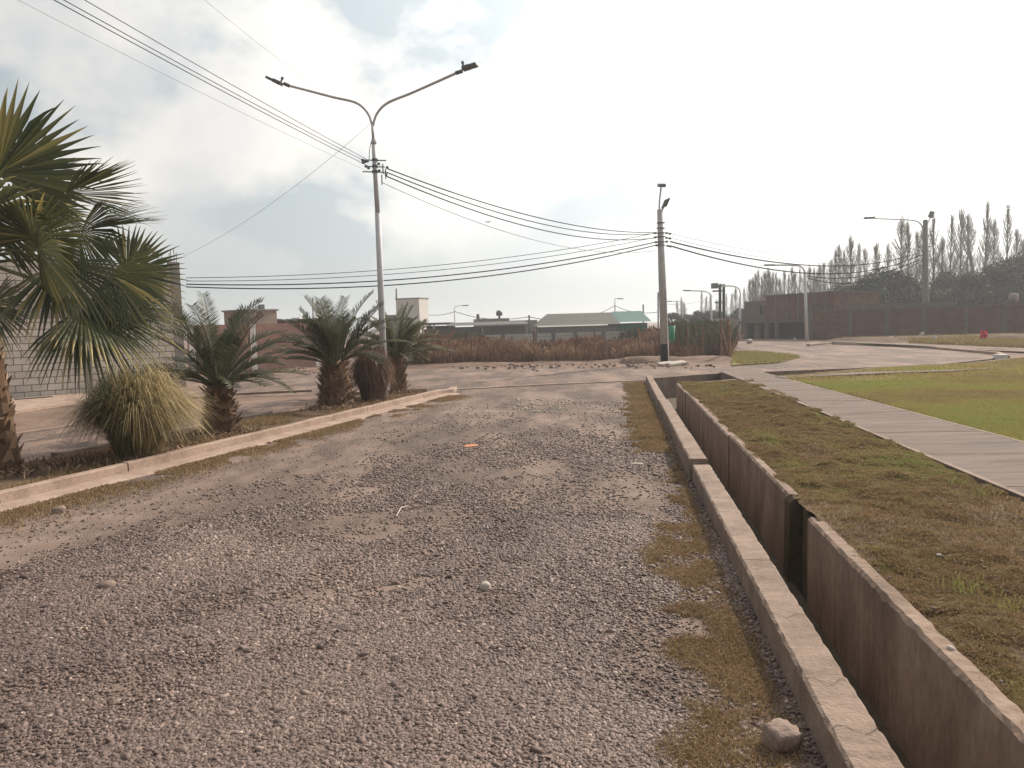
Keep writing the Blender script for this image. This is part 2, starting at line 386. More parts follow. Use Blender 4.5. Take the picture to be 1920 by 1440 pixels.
gb.add(allp, fs); tag(gb.build('ground', M_dirt), kind='structure')

# left kerb line
LK0, LK1 = Vector((-5.39, 7.94, 0)), Vector((-1.79, 19.75, 0))
LD = (LK1-LK0).normalized(); LN = Vector((LD.y, -LD.x, 0))
def Lp(s, off=0.0, z=0.0): return LK0 + LD*s + LN*off + Vector((0, 0, z))
LEN = (LK1-LK0).length
road_poly = [Lp(-16, .02), Lp(LEN+.5, .02), Vector((-1.83, 20.9, 0)), Vector((.6, 21.7, 0)), Vector((3.88, 22.3, 0)), C(22.3, V0), C(-8, V0)]
poly('gravel_road', road_poly, .004, M_gravel)
# cross street beyond
cross = [G(*q) for q in ((-700, 812), (0, 770), (430, 745), (835, 733))] + [Vector((.6, 21.7, 0)), Vector((3.88, 22.3, 0))] + [zero(p) for p in near] + \
        [G(*q) for q in ((1790, 652), (1700, 647), (1600, 643), (1510, 641), (1430, 640), (1375, 641), (1372, 662), (1460, 664), (1500, 671), (1460, 682), (1372, 688), (1240, 690), (1000, 689), (765, 694), (560, 700), (300, 712), (-300, 738))]
poly('cross_street_gravel', cross, .008, M_gravel_far)
poly('island_grass', [G(*q) for q in ((1374, 661), (1440, 662), (1500, 671), (1462, 681), (1372, 687))], .05, M_lawn, .05)
# island between the two streets on the left
IB = lambda s, o: Lp(s, o)
poly('planter_island', [Lp(-16, -.1), Lp(LEN+.6, -.1), Lp(LEN+.3, -.5), Lp(LEN-5, -1.9), Lp(-16, -1.9)], .06, M_verge, .06)

# kerbs
k1 = kerb_run('kerb', [Lp(-16), Lp(-6.3)], .13, .15, M_kerbL, side=-1)
tag(k1, kind='structure')
for a, c in ((-6.28, -.02), (0.0, 1.74), (1.76, 8.2), (8.22, 11.1), (11.12, LEN)):
    tag(kerb_run('kerb', [Lp(a), Lp(c)], .13, .145, M_kerbL, side=-1, jit=.006), kind='structure')
gut = MB()
ga = []
n = 60
for i in range(n+1):
    s = -16 + (LEN+16.2)*i/n
    w = .33 + .06*math.sin(i*1.7) + random.uniform(-.03, .03)
    ga.append((s, w))
vs = []; fs = []
for i, (s, w) in enumerate(ga):
    vs += [Lp(s, .001, .035), Lp(s, w*.8, .026), Lp(s, w, .0)]
    if i: b0 = (i-1)*3; fs += [(b0, b0+1, b0+4, b0+3), (b0+1, b0+2, b0+5, b0+4)]
gut.add(vs, fs); tag(gut.build('gutter', M_kerbL), kind='structure')
tag(kerb_run('kerb', [Lp(LEN), Lp(LEN+.5, .12), Vector((-1.5, 20.95, 0))], .2, .11, M_kerbL, side=-1), kind='structure')
tag(kerb_run('kerb', [Vector((-1.83, 20.95, 0)), Vector((.6, 21.75, 0)), Vector((3.9, 22.38, 0))], .12, .035, M_kerbL, side=-1), kind='structure')
tag(kerb_run('kerb', [G(800, 735), G(735, 739), G(640, 742)], .14, .10, M_kerbL), kind='structure')
tag(kerb_run('kerb', [G(585, 735), G(440, 742), G(360, 748)], .12, .07, M_conc), kind='structure')
tag(kerb_run('kerb', [Lp(-14, -5.3), Lp(4.5, -5.15), Lp(7.5, -4.9)], .14, .05, M_conc, side=-1), kind='structure')
tag(kerb_run('kerb', [Lp(2.5, -1.95), Lp(LEN-4.6, -1.95)], .14, .10, M_conc, side=-1), kind='structure')
poly('side_street_gravel', [Lp(-14, -1.97), Lp(LEN-4, -1.97), Lp(LEN-1, -3.5), Lp(8, -5.0), Lp(4.5, -5.1), Lp(-14, -5.25)], .012, M_gravel_far)
# pavement in front of the block building
poly('pavement', [Lp(-14, -8.6), Lp(7, -8.6), Lp(11.5, -9.6), Lp(14, -12), Lp(-14, -14)], .075, M_kerbL, .07)

# canal: kerb wall (left), right wall panels, floor, channel end
cw = thing('canal_kerb_wall', C(8, .87, 0), 'long low concrete wall along the road side of the canal, its top worn and cracked', 'canal wall')
segs = [(-6, 5.06, .18, V0, V1), (5.07, 8.45, .18, V0+.0, V1), (8.5, 10.6, .235, V0-.025, V1-.02), (10.63, 15.4, .19, V0, V1), (15.43, 19.0, .18, V0-.01, V1-.03), (19.03, UE, .17, V0, V1-.02)]
for i, (a, c, z, va, vb) in enumerate(segs):
    b = MB(cw.location); prism_run(b, [(va, -.75), (va, z-.012), (va+.014, z), (vb-.014, z), (vb, z-.012), (vb+.005, -.75)], a, c, step=.05, jit=.0028, seed=i)
    b.build('wall_block', M_conc, cw)
for i, u in enumerate((2.95, 3.35, 4.1, 4.9, 5.8, 6.6, 7.5)):
    b = MB(cw.location); r_ = random.Random(i); pv_ = []
    for k in range(9): pv_.append(C(u+.03*math.sin(k*.9+i)+r_.uniform(-.008, .008), V0+.012+(V1-V0-.024)*k/8, .1815))
    vs = []; fs = []
    for k, p in enumerate(pv_):
        vs += [p-UU*.0016, p+UU*.0022]
        if k: fs.append((2*k-2, 2*k-1, 2*k+1, 2*k)[::-1])
    b.add([v_+Vector((0, 0, .0022)) for v_ in vs], fs); b.build('crack', M_mud, cw)
rw = thing('canal_lining_wall', C(8, 1.5, 0), 'tall concrete lining wall on the lawn side of the canal, broken by a gap', 'canal wall')
for i, (a, c, z, dv) in enumerate(((-6, 6.2, .18, 0), (6.95, 10.55, .19, .01), (10.6, 14.2, .18, -.01), (14.25, 17.2, .17, .0), (17.22, 19.7, .16, -.02))):
    b = MB(rw.location); prism_run(b, [(V2+dv, -.75), (V2+dv, z-.02), (V2+dv+.02, z), (V2+.10, z-.004), (V2+.11, -.75)], a, c, step=.06, jit=.004, seed=20+i)
    b.build('wall_panel', M_concw, rw)
b = MB(rw.location); prism_run(b, [(V2-.015, -.75), (V2-.012, .15), (V2+.03, .185), (V2+.08, .175), (V2+.11, -.75)], 6.80, 6.99, step=.03, jit=.02, seed=55); b.build('broken_edge', M_mud, rw)
b = MB(rw.location); prism_run(b, [(V2+.10, -.75), (V2+.10, .12), (V2+.28, .14), (V2+.3, -.75)], 6.1, 7.05, step=.06, jit=.02, seed=5); b.build('broken_backing', M_mud, rw)
fl = MB(); nf = 120
vs = []; fs = []
for i in range(nf+1):
    u = -6+(UE+6)*i/nf
    for j, v in enumerate((V1-.01, V1+.16, V1+.33, V2+.02)): vs.append(C(u, v, FZ+random.uniform(-.012, .012)))
    if i:
        for j in range(3): a = (i-1)*4+j; fs.append((a, a+1, a+5, a+4))
fl.add(vs, fs)
o = fl.build('canal_floor', M_mud, smooth=True); tag(o, kind='structure')
# cross channel behind the verge and along the side road
e0, e1 = C(19.7, V2), C(UE, V0+.3)
chan_near = [C(19.75, V2), C(20.7, 2.98), C(21.3, 4.2)] + [zero(p)+Vector((.12, -1.0, 0)) for p in near[3:]]
cf_ = MB(); A = [C(19.6, V1)] + chan_near; B = [C(UE+.3, V1)] + [zero(near[1])+Vector((0, .1, 0)), zero(near[2])] + [zero(p)+Vector((0, .1, 0)) for p in near[3:]]
nn = min(len(A), len(B)); vs = []; fs = []
for i in range(nn):
    vs += [A[i]+Vector((0, 0, FZ+.05)), B[i]+Vector((0, 0, FZ+.05))]
    if i: fs.append((2*i-2, 2*i, 2*i+1, 2*i-1))
cf_.add(vs, fs); tag(cf_.build('channel_floor', M_mud), kind='structure')
tag(kerb_run('channel_wall', [C(19.72, V2), C(20.7, 2.98), C(21.3, 4.2)]+chan_near[3:], .12, .165, M_concw, z0=-.5), 'short concrete wall closing the verge at the cross channel', 'canal wall')
tag(kerb_run('road_edge_wall', [C(UE, V0+.2)]+[zero(p) for p in near[1:]], .14, .10, M_conc, z0=-.5, side=-1), 'low pale concrete wall curving along the near side of the side road', 'canal wall')

# grids for verge and lawn
def grid_patch(name, pts_fn, nu, nv, m, amp, sc, seed, zb):
    vs = []; X = []; Y = []
    for i in range(nu+1):
        for j in range(nv+1):
            p = pts_fn(i/nu, j/nv); vs.append(p)
    X = np.array([p.x for p in vs]); Y = np.array([p.y for p in vs])
    Z = zb + (fbm(X*sc, Y*sc, seed)-.5)*2*amp
    Vv = np.stack([X, Y, Z], 1); F = []
    for i in range(nu):
        for j in range(nv):
            a = i*(nv+1)+j; F.append((a, a+1, a+nv+2, a+nv+1))
    F = np.array(F)
    f = F[0]; nn_ = np.cross(Vv[f[1]]-Vv[f[0]], Vv[f[2]]-Vv[f[0]])
    if nn_[2] < 0: F = F[:, ::-1]
    o = np_obj(name, Vv, F, m, smooth=True); tag(o, kind='structure'); return o
def swL(u): return 3.36-.015*(u-6) if u > 6 else 3.36
def swR(u): return 4.88-.052*(u-8) if u > 8 else 4.9
def verge_fn(a, t):
    u = -6+(25.9)*a; v0 = V2+.055; uend = 19.8+ .45*(t*1.5)
    u = -6+(uend+6)*a
    return C(u, v0+(swL(u)+.05-v0)*t)
grid_patch('verge_ground', verge_fn, 260, 22, M_verge, .06, 3.0, 3, ZR)
poly('sidewalk', [C(-6, 3.36), C(6, 3.36), C(14, swL(14)), C(23.3, 3.0), zero(near[1])+Vector((.05, .25, 0)), zero(near[2])+Vector((0, .1, 0)), C(23.0, 4.12), C(14, swR(14)), C(8, 4.88), C(-6, 4.9)], .19, M_walk, .25)
# pale trowelled border along both sidewalk edges
for fn, off in ((swL, 0), (swR, -.06)):
    bb = MB(); vs = []; fs = []
    for i in range(60):
        u = -6+29*i/59
        vs += [C(u, fn(u)+off+.002, .1935), C(u, fn(u)+off+.058, .1935)]
        if i: fs.append((2*i-2, 2*i-1, 2*i+1, 2*i)[::-1])
    bb.add(vs, fs); tag(bb.build('sidewalk_border', M_conc), kind='structure')
for u in (3.2, 5.6, 7.3, 9.0, 10.7, 12.6, 14.8, 17, 19.4):
    bb = MB(); bb.box((swL(u)+.06, -.012, 0), (swR(u)-.06, .012, .004)); 
    bb.v = [UU*(u+q.y)+VV*q.x+Vector((0, 0, .190+q.z)) for q in bb.v]; tag(bb.build('sidewalk_joint', M_conc), kind='structure')
# lawn to the right of the walk
def lawn_fn(a, t):
    u = -6+26.6*a
    v0 = swR(u)-.02; v1 = 75
    tt = t**2.2
    p = C(u+ (1.8 if a > .98 else 0)*0 , v0+(v1-v0)*tt)
    return p
def far_v(p):      # lawn far edge follows the near bank of the channel
    return p
LAWN_FAR = [C(21.2, 4.05)]+[zero(p)+Vector((.3, -1.15, 0)) for p in near[3:]]+[Vector((nb.x+1.3, nb.y-1.6, 0)), Vector((90, 26, 0))]
def far_at(x):
    pts = LAWN_FAR
    for a, c in zip(pts[:-1], pts[1:]):
        if a.x <= x <= c.x: return a.y+(c.y-a.y)*(x-a.x)/(c.x-a.x)
    return pts[0].y if x < pts[0].x else pts[-1].y
def lawn_fn(a, t):
    tt = t**1.8; aa = a
    near0 = C(-6, 4.88); far0 = C(21.2, 4.03)
    pl = near0.lerp(far0, aa) if True else None
    u = -6+27.2*aa; pl = C(u, swR(u)-.01)
    x = pl.x+(85-pl.x)*tt
    yf = far_at(x); yn = -8.0
    y_left = pl.y
    y = yn+(yf-yn)*((y_left-near0.y)/(far0.y-near0.y))
    return Vector((x, y if tt > 0 else y_left, 0))
grid_patch('lawn', lawn_fn, 120, 60, M_lawn, .03, 1.2, 9, ZR)
# concrete footpath strip across the lawn edge
b = MB(); pth = [G(x, y, .2) for x, y in ((1470, 709), (1560, 704), (1680, 699), (1780, 696), (1862, 691))]; vs = []; fs = []
for i, p in enumerate(pth):
    w = (.75, .7, .65, .55, .25)[i]
    for q in ((0, 0), (w, 1)): vs.append(Vector((p.x, p.y+q[0], .205)))
    vs.append(Vector((p.x, p.y, .1)))
    if i: a = 3*i-3; fs += [(a, a+3, a+4, a+1), (a+2, a+5, a+3, a)]
b.add(vs, fs); tag(b.build('footpath', M_walk), kind='structure')
# far kerbs of the side road and pavement beyond
tag(kerb_run('kerb', [G(*q, .1) for q in ((1884, 668), (1868, 661), (1800, 655), (1740, 650), (1640, 645), (1560, 643))], .16, .12, M_kerbL), kind='structure')
tag(kerb_run('kerb', [G(*q, .1) for q in ((1512, 646), (1545, 643), (1560, 641), (1610, 642))], .2, .12, M_kerbL), kind='structure')
b = MB(); vs = []; fs = []
for i, (x, y) in enumerate(((1555, 640), (1640, 644), (1760, 649), (1860, 653), (1960, 657), (2200, 664))):
    p = G(x, y, .15); d = Vector((.95, .3, 0)).normalized(); vs += [p+Vector((0, 0, 0)), p+Vector((.9, .9, 0))]
    if i: fs.append((2*i-2, 2*i, 2*i+1, 2*i-1))
b.add(vs, fs); tag(b.build('footpath', M_walk), kind='structure')
# white marker block at the road corner
p = G(1881, 672, .1); t = MB(p); t.box((p.x-.12, p.y-.1, 0), (p.x+.10, p.y+.4, .24)); o = t.build('corner_block', M_white); bev(o, .02)
tag(o, 'small white concrete block at the corner where the side road kerb turns', 'block')
# ------------------------------------------------------------------ pebbles on the road (uncountable: one object)
bare = []   # trodden sandy patches: (centre, direction, half length, half width)
for (x0, y0, x1, y1, w) in ((500, 1125, 690, 1112, .10), (690, 1110, 960, 1052, .13), (0, 1300, 330, 1235, .28), (60, 1270, 300, 1300, .2), (560, 985, 860, 950, .30), (900, 1110, 960, 1150, .14), (330, 960, 700, 920, .35), (0, 1045, 260, 975, .35), (640, 860, 980, 800, .5), (300, 985, 520, 930, .3), (420, 900, 700, 850, .45), (800, 900, 1010, 880, .3), (1180, 905, 1240, 980, .2), (250, 1180, 420, 1120, .22), (0, 1420, 130, 1380, .2), (700, 1010, 800, 985, .15)):
    a, c = G(x0, y0), G(x1, y1); bare.append((a, c, w))
def bare_fac(x, y):
    f = np.zeros_like(x)
    for a, c, w in bare:
        dx, dy = c.x-a.x, c.y-a.y; L2 = dx*dx+dy*dy
        t = np.clip(((x-a.x)*dx+(y-a.y)*dy)/L2, 0, 1)
        d = np.hypot(x-(a.x+dx*t), y-(a.y+dy*t)) + (fbm(x*6, y*6, 77, 5)-.5)*w*2.2
        f = np.maximum(f, np.clip(1.3-d/w, 0, 1)**1.2)
    return f
def road_pts(n, y0, y1, power=1.0):
    y = y0*(y1/y0)**(rng.random(n)**power); x = (rng.random(n)*1.6-.9)*(y*.75+.6)
    k = in_poly(x, y, [(p.x, p.y) for p in road_poly]); return x[k], y[k]
def canal_v(x, y): return x*VV.x+y*VV.y
def grass_band(x, y):        # 1 where the dry grass strip covers the road edge
    v = V0-canal_v(x, y); u = x*UU.x+y*UU.y
    wid = .60+.26*np.sin(u*.9+.6)*np.clip(1-u/14, .2, 1)+.5*(fbm(u*.8, u*0+3, 31)-.5)
    wid = np.where((u > 6.6) & (u < 10.2), .22, wid); wid = np.where(u > 10.2, .62, wid)
    return np.clip((wid-v)/.22 + (fbm(x*4, y*4, 55)-.5)*2.2, 0, 1) * np.clip((v-.05)/.12, 0.0, 1)
xs, ys = road_pts(2100000, 1.9, 17.0)
dens = fbm(xs*.75, ys*.38, 5, 5)
d2 = fbm(xs*3.1, ys*2.2, 6, 3)
left_ = np.clip((1.5-xs-ys*.18)/3.5, 0, 1)
keep = np.clip((dens-.38-.05*left_)*7, .12, 1)*np.clip((d2-.2)*3, .35, 1)
keep *= 1-np.clip(bare_fac(xs, ys)*.9, 0, .86)
keep *= 1-.72*grass_band(xs, ys)
lk = (xs-LK0.x)*LN.x+(ys-LK0.y)*LN.y      # distance from the left kerb
keep *= np.clip((lk-.6)/2.2, .05, 1)
keep *= np.clip(1.15-(ys-3.0)/8.0, .09, 1)*(1-.55*np.clip((fbm(xs*.35+3, ys*.2, 205, 3)-.5)*6, 0, 1)*np.clip((ys-3)/4, 0, 1))
k = rng.random(len(xs)) < keep; xs, ys = xs[k], ys[k]
ncnt = len(xs)
size = (.0038+.0075*rng.random(ncnt)**2.0)*np.clip(.82+.075*ys, .95, 1.6)
big = rng.random(ncnt) < .008; size[big] *= 1.7
me = bpy.data.meshes.new('gravel_points')
me.vertices.add(ncnt); me.vertices.foreach_set('co', np.stack([xs, ys, .004+size*.5*rng.random(ncnt)**1.5], 1).astype(np.float32).ravel())
a = me.attributes.new('scl', 'FLOAT_VECTOR', 'POINT'); a.data.foreach_set('vector', (np.stack([size*(1.0+.7*rng.random(ncnt)), size*(.75+.35*rng.random(ncnt)), size*(.55+.32*rng.random(ncnt))], 1)).astype(np.float32).ravel())
a = me.attributes.new('rot', 'FLOAT_VECTOR', 'POINT'); a.data.foreach_set('vector', np.stack([rng.normal(0, .28, ncnt), rng.normal(0, .28, ncnt), rng.random(ncnt)*6.28], 1).astype(np.float32).ravel())
tn = np.clip(.5*fbm(xs*.8, ys*.5, 21)+.62*rng.random(ncnt)**1.5-.07, 0, 1); tn[rng.random(ncnt) < .006] = 1.0
a = me.attributes.new('tone', 'FLOAT', 'POINT'); a.data.foreach_set('value', tn.astype(np.float32))
go = bpy.data.objects.new('gravel', me); COL.objects.link(go); tag(go, 'loose grey and mauve river pebbles strewn over the road', 'gravel', kind='stuff')
pm = bpy.data.materials.new('pebble'); pm.use_nodes = True; t_ = pm.node_tree; pb = t_.nodes['Principled BSDF']; pb.inputs['Roughness'].default_value = .62; pb.inputs['Specular IOR Level'].default_value = .35
an = t_.nodes.new('ShaderNodeAttribute'); an.attribute_type = 'INSTANCER'; an.attribute_name = 'tone'
t_.links.new(ramp(t_, an.outputs['Fac'], [(0, (.068, .046, .040)), (.3, (.125, .087, .075)), (.6, (.20, .144, .124)), (.85, (.285, .21, .18)), (1, (.46, .355, .295))]), pb.inputs['Base Color'])
ng = bpy.data.node_groups.new('scatter', 'GeometryNodeTree')
ng.interface.new_socket('Geometry', in_out='INPUT', socket_type='NodeSocketGeometry'); ng.interface.new_socket('Geometry', in_out='OUTPUT', socket_type='NodeSocketGeometry')
gi = ng.nodes.new('NodeGroupInput'); gout = ng.nodes.new('NodeGroupOutput')
m2p = ng.nodes.new('GeometryNodeMeshToPoints'); ico = ng.nodes.new('GeometryNodeMeshIcoSphere'); ico.inputs['Radius'].default_value = 1; ico.inputs['Subdivisions'].default_value = 2
sp_ = ng.nodes.new('GeometryNodeSetPosition'); pos = ng.nodes.new('GeometryNodeInputPosition'); nzn = ng.nodes.new('ShaderNodeTexNoise'); nzn.inputs['Scale'].default_value = 1.1
sub = ng.nodes.new('ShaderNodeVectorMath'); sub.operation = 'SUBTRACT'; sub.inputs[1].default_value = (.5, .5, .5)
scn = ng.nodes.new('ShaderNodeVectorMath'); scn.operation = 'SCALE'; scn.inputs['Scale'].default_value = .9
sm = ng.nodes.new('GeometryNodeSetShadeSmooth'); smt = ng.nodes.new('GeometryNodeSetMaterial'); smt.inputs['Material'].default_value = pm
iop = ng.nodes.new('GeometryNodeInstanceOnPoints')
ar = ng.nodes.new('GeometryNodeInputNamedAttribute'); ar.data_type = 'FLOAT_VECTOR'; ar.inputs['Name'].default_value = 'rot'
asx = ng.nodes.new('GeometryNodeInputNamedAttribute'); asx.data_type = 'FLOAT_VECTOR'; asx.inputs['Name'].default_value = 'scl'
e2r = ng.nodes.new('FunctionNodeEulerToRotation')
L = ng.links.new
L(gi.outputs[0], m2p.inputs[0]); L(pos.outputs[0], nzn.inputs['Vector']); L(nzn.outputs['Color'], sub.inputs[0]); L(sub.outputs[0], scn.inputs[0])
L(ico.outputs[0], sp_.inputs[0]); L(scn.outputs[0], sp_.inputs['Offset']); L(sp_.outputs[0], sm.inputs[0]); L(sm.outputs[0], smt.inputs[0])
L(m2p.outputs[0], iop.inputs['Points']); L(smt.outputs[0], iop.inputs['Instance'])
L(ar.outputs[0], e2r.inputs[0]); L(e2r.outputs[0], iop.inputs['Rotation']); L(asx.outputs[0], iop.inputs['Scale']); L(iop.outputs[0], gout.inputs[0])
gm = go.modifiers.new('scatter', 'NODES'); gm.node_group = ng
me.materials.append(pm)
print('pebbles', ncnt)

# ------------------------------------------------------------------ grass as merged blades
def blades(name, x, y, z, h, w, tone, m, label, lean=.5, wind=(0, 0)):
    n = len(x); az = rng.random(n)*6.283; th = rng.random(n)*6.283
    ln = np.abs(rng.normal(0, lean, n)); dx = np.cos(az)*ln*h+wind[0]*h; dy = np.sin(az)*ln*h+wind[1]*h
    wx, wy = np.cos(th)*w/2, np.sin(th)*w/2
    b0 = np.stack([x-wx, y-wy, z-.004], 1); b1 = np.stack([x+wx, y+wy, z-.004], 1)
    m0 = np.stack([x-wx*.8+dx*.35, y-wy*.8+dy*.35, z+h*.6], 1); m1 = np.stack([x+wx*.8+dx*.35, y+wy*.8+dy*.35, z+h*.6], 1)
    tp = np.stack([x+dx, y+dy, z+h*np.clip(1-ln*.35, .3, 1)], 1)
    Vv = np.stack([b0, b1, m0, m1, tp], 1).reshape(-1, 3); i = np.arange(n)[:, None]*5
    F = np.concatenate([i+np.array([[0, 1, 3]]), i+np.array([[0, 3, 2]]), i+np.array([[2, 3, 4]])], 0)
    o = np_obj(name, Vv, F, m, attrs={'tone': np.repeat(tone, 5)}); tag(o, label, 'grass', kind='stuff'); return o
# strip beside the canal kerb
n = 900000; u = 1.8*(22/1.8)**rng.random(n); v = V0-.02-rng.random(n)**1.1*1.35
x = UU.x*u+VV.x*v; y = UU.y*u+VV.y*v
k = rng.random(n) < grass_band(x, y)*np.clip(fbm(x*6, y*6, 15)*2.4-.7, 0.05, 1); x, y, u = x[k], y[k], u[k]; n = len(x)
blades('dry_grass', x, y, np.full(n, .004), (.012+.034*rng.random(n)**1.5)*np.clip(u/7, .85, 1.6), .0035*np.clip(u/3.5, 1, 4), np.clip(.1+.75*fbm(x*2, y*2, 8)+rng.normal(0, .16, n)-.05, 0, 1), M_drygrass, 'short dry straw coloured grass along the road side of the canal wall', lean=.9)
# left edge
n = 90000; s = -9+rng.random(n)*21; off = .30+np.abs(rng.normal(0, .32, n)); x = LK0.x+LD.x*s+LN.x*off; y = LK0.y+LD.y*s+LN.y*off
k = (fbm(x*1.6, y*1.6, 61) > .47) & (rng.random(n) < .75); x, y = x[k], y[k]; n = len(x)
blades('dry_grass', x, y, np.full(n, .004), .012+.03*rng.random(n), np.full(n, .009), np.clip(rng.normal(.45, .2, n), 0, 1), M_drygrass, 'thin dry grass creeping over the gravel beside the left kerb', lean=.9)
# island planter
n = 40000; s = -9+rng.random(n)*21; off = -.18-rng.random(n)*1.5; x = LK0.x+LD.x*s+LN.x*off; y = LK0.y+LD.y*s+LN.y*off
k = (fbm(x*1.5, y*1.5, 44) > .46); x, y = x[k], y[k]; n = len(x)
blades('island_dry_grass', x, y, np.full(n, .06), .02+.06*rng.random(n), np.full(n, .010), np.clip(rng.normal(.45, .2, n), 0, 1), M_drygrass, 'dry yellowish grass on the planted island under the palms', lean=.7)
# verge
n = 900000; u = 2.2*(20/2.2)**rng.random(n); t = rng.random(n); v = V2+.05+(swL(12)+.05-V2-.05)*t
x = UU.x*u+VV.x*v; y = UU.y*u+VV.y*v
f = fbm(x*1.1, y*.9, 71, 4)+.45*(fbm(x*5, y*5, 72, 3)-.5)
k = rng.random(n) < np.clip((f-.30)*5, .12, 1)*np.clip(t*14+.3*(f > .5), .15, 1); x, y, u, f, t = x[k], y[k], u[k], f[k], t[k]; n = len(x)
zg = ZR+(fbm(x*3, y*3, 3)-.5)*.12
gr = np.clip((fbm(x*.9+5, y*.5, 91, 3)-.5)*2.4+.05+.35*(t-.4), 0, 1)*np.clip(f*1.6-.1, 0, 1)
blades('verge_grass', x, y, zg, (.008+.024*rng.random(n)+.07*np.clip(fbm(x*7, y*7, 172, 3)-.5, 0, .3))*np.clip(u/7, .85, 1.5), .0036*np.clip(u/3.2, 1, 4), np.clip(gr+(fbm(x*9, y*9, 171, 3)-.5)*1.1+rng.normal(0, .13, n), 0, 1), M_greengrass, 'patchy brown and green grass between canal and sidewalk', lean=.85)
# weed tufts on the verge
cx_, cy_ = [], []
for (px, py) in ((1895, 1140), (1790, 905), (1770, 890), (1810, 1100), (1560, 760), (1480, 745), (1520, 775), (1590, 820), (1880, 1175), (1400, 735), (1840, 925)):
    p = G(px, py, ZR); kk = 120; cx_.append(p.x+rng.normal(0, .07, kk)); cy_.append(p.y+rng.normal(0, .09, kk))
x, y = np.concatenate(cx_), np.concatenate(cy_); n = len(x)
blades('weed_tufts', x, y, np.full(n, ZR), .02+.045*rng.random(n), np.full(n, .006), np.clip(rng.normal(.75, .2, n), 0, 1), M_greengrass, 'fresh green weed tufts standing up from the brown verge', lean=.7)
# lawn
n = 1000000; y = 5*(27/5.)**rng.random(n); x = y*(.30+.55*rng.random(n))
u = x*UU.x+y*UU.y; v = canal_v(x, y)
okk = (v > np.where(u > 8, 4.92-.052*(u-8), 4.93)) & (u > 3) & (y < np.interp(x, [q.x for q in LAWN_FAR], [q.y for q in LAWN_FAR])-.1)
bare2 = (u > 16) & (v < 13) & (y > 17.5+.1*x)
f = fbm(x*.7, y*.5, 101, 4); okk &= rng.random(n) < np.clip((f-.3)*5, .45, 1); okk &= ~(bare2 & (rng.random(n) < .8))
x, y, u, f = x[okk], y[okk], u[okk], f[okk]; n = len(x)
gr = np.clip((fbm(x*.35, y*.55, 111, 4)-.30)*2.0+(fbm(x*4, y*4, 112, 3)-.5)*.7, 0, 1)
zg = ZR+(fbm(x*1.2, y*1.2, 9)-.5)*.06
blades('lawn_grass', x, y, zg, (.02+.035*rng.random(n))*np.clip(y/12, .8, 1.6), .006*np.clip(y/6, 1, 4), np.clip(gr+rng.normal(0, .12, n), 0, 1), M_lawngrass, 'green and yellow lawn grass to the right of the sidewalk', lean=.6)
n = 60000; y = 33+22*rng.random(n); x = y*(.40+.40*rng.random(n)); fe_ = np.interp(y, [31, 40, 45, 52], [21.8, 23.5, 23.0, 23.0])
k = (x > fe_) & (fbm(x*.5, y*.35, 301) > .42); x, y = x[k], y[k]; n = len(x)
blades('far_grass', x, y, np.full(n, .05), .08+.22*rng.random(n), np.full(n, .05), np.clip(rng.normal(.35, .22, n), 0, 1), M_greengrass, 'rough grass on the waste ground before the brick wall', lean=.6)
p0 = G(1410, 675); n = 9000; x = p0.x-1.5+rng.random(n)*5; y = p0.y-5+rng.random(n)*13
k = in_poly(x, y, [tuple(G(*q)[:2]) for q in ((1374, 661), (1440, 662), (1500, 671), (1462, 681), (1372, 687))]); x, y = x[k], y[k]; n = len(x)
blades('island_grass_tufts', x, y, np.full(n, .05), .05+.07*rng.random(n), np.full(n, .04), np.clip(rng.normal(.65, .2, n), 0, 1), M_greengrass, 'green grass on the small traffic island beside the corner fence', lean=.6)

# small stones and litter on the verge
def stones(name, pts, label, m, size):
    Vs, Fs = [], []
    bm = bmesh.new(); bmesh.ops.create_icosphere(bm, subdivisions=1, radius=1); bv = np.array([tuple(v.co) for v in bm.verts]); bf = np.array([[v.index for v in f.verts] for f in bm.faces]); bm.free()
    for i, (x, y, z) in enumerate(pts):
        s = size*(.35+1.3*random.random()**2.2); a = random.random()*6.28; q = bv*(1+rng.normal(0, .13, (len(bv), 1)))*np.array([s*1.4, s, s*.7])
        q = np.stack([q[:, 0]*math.cos(a)-q[:, 1]*math.sin(a)+x, q[:, 0]*math.sin(a)+q[:, 1]*math.cos(a)+y, q[:, 2]+z], 1)
        Vs.append(q); Fs.append(bf+i*len(bv))
    o = np_obj(name, np.concatenate(Vs), np.concatenate(Fs), m, smooth=True); tag(o, label, 'stones', kind='stuff'); return o
pts = []
for i in range(420):
    u = 2+18*random.random()**1.3; v = V2+.06+random.random()**1.8*1.6; p = C(u, v); pts.append((p.x, p.y, ZR+.012))
for i in range(500):
    u = 1.8+8*random.random(); v = V0-.03-abs(random.gauss(0, .09)); p = C(u, v); pts.append((p.x, p.y, .008))
stones('small_stones', pts, 'small grey stones along the canal edges', M_greystone, .0085)
def litter(px, py, z, s, m, name, label, cat):
    p = G(px, py, z); bm = bmesh.new(); bmesh.ops.create_icosphere(bm, subdivisions=3, radius=1); r = random.Random(px)
    ph = [r.uniform(0, 6) for _ in range(3)]
    for v_ in bm.verts:
        c = v_.co; k = 1+.10*math.sin(3*c.x+ph[0])+.08*math.sin(4*c.y+ph[1])+.07*math.sin(5*c.z+ph[2]); v_.co = Vector((c.x*s[0]*k, c.y*s[1]*k, c.z*s[2]*k))
    me = bpy.data.meshes.new(name); bm.to_mesh(me); bm.free(); me.materials.append(m); me.polygons.foreach_set('use_smooth', np.ones(len(me.polygons), bool))
    o = bpy.data.objects.new(name, me); COL.objects.link(o); o.location = (p.x, p.y, z+s[2]*.6); o.rotation_euler = (0, 0, r.uniform(0, 3)); return tag(o, label, cat)
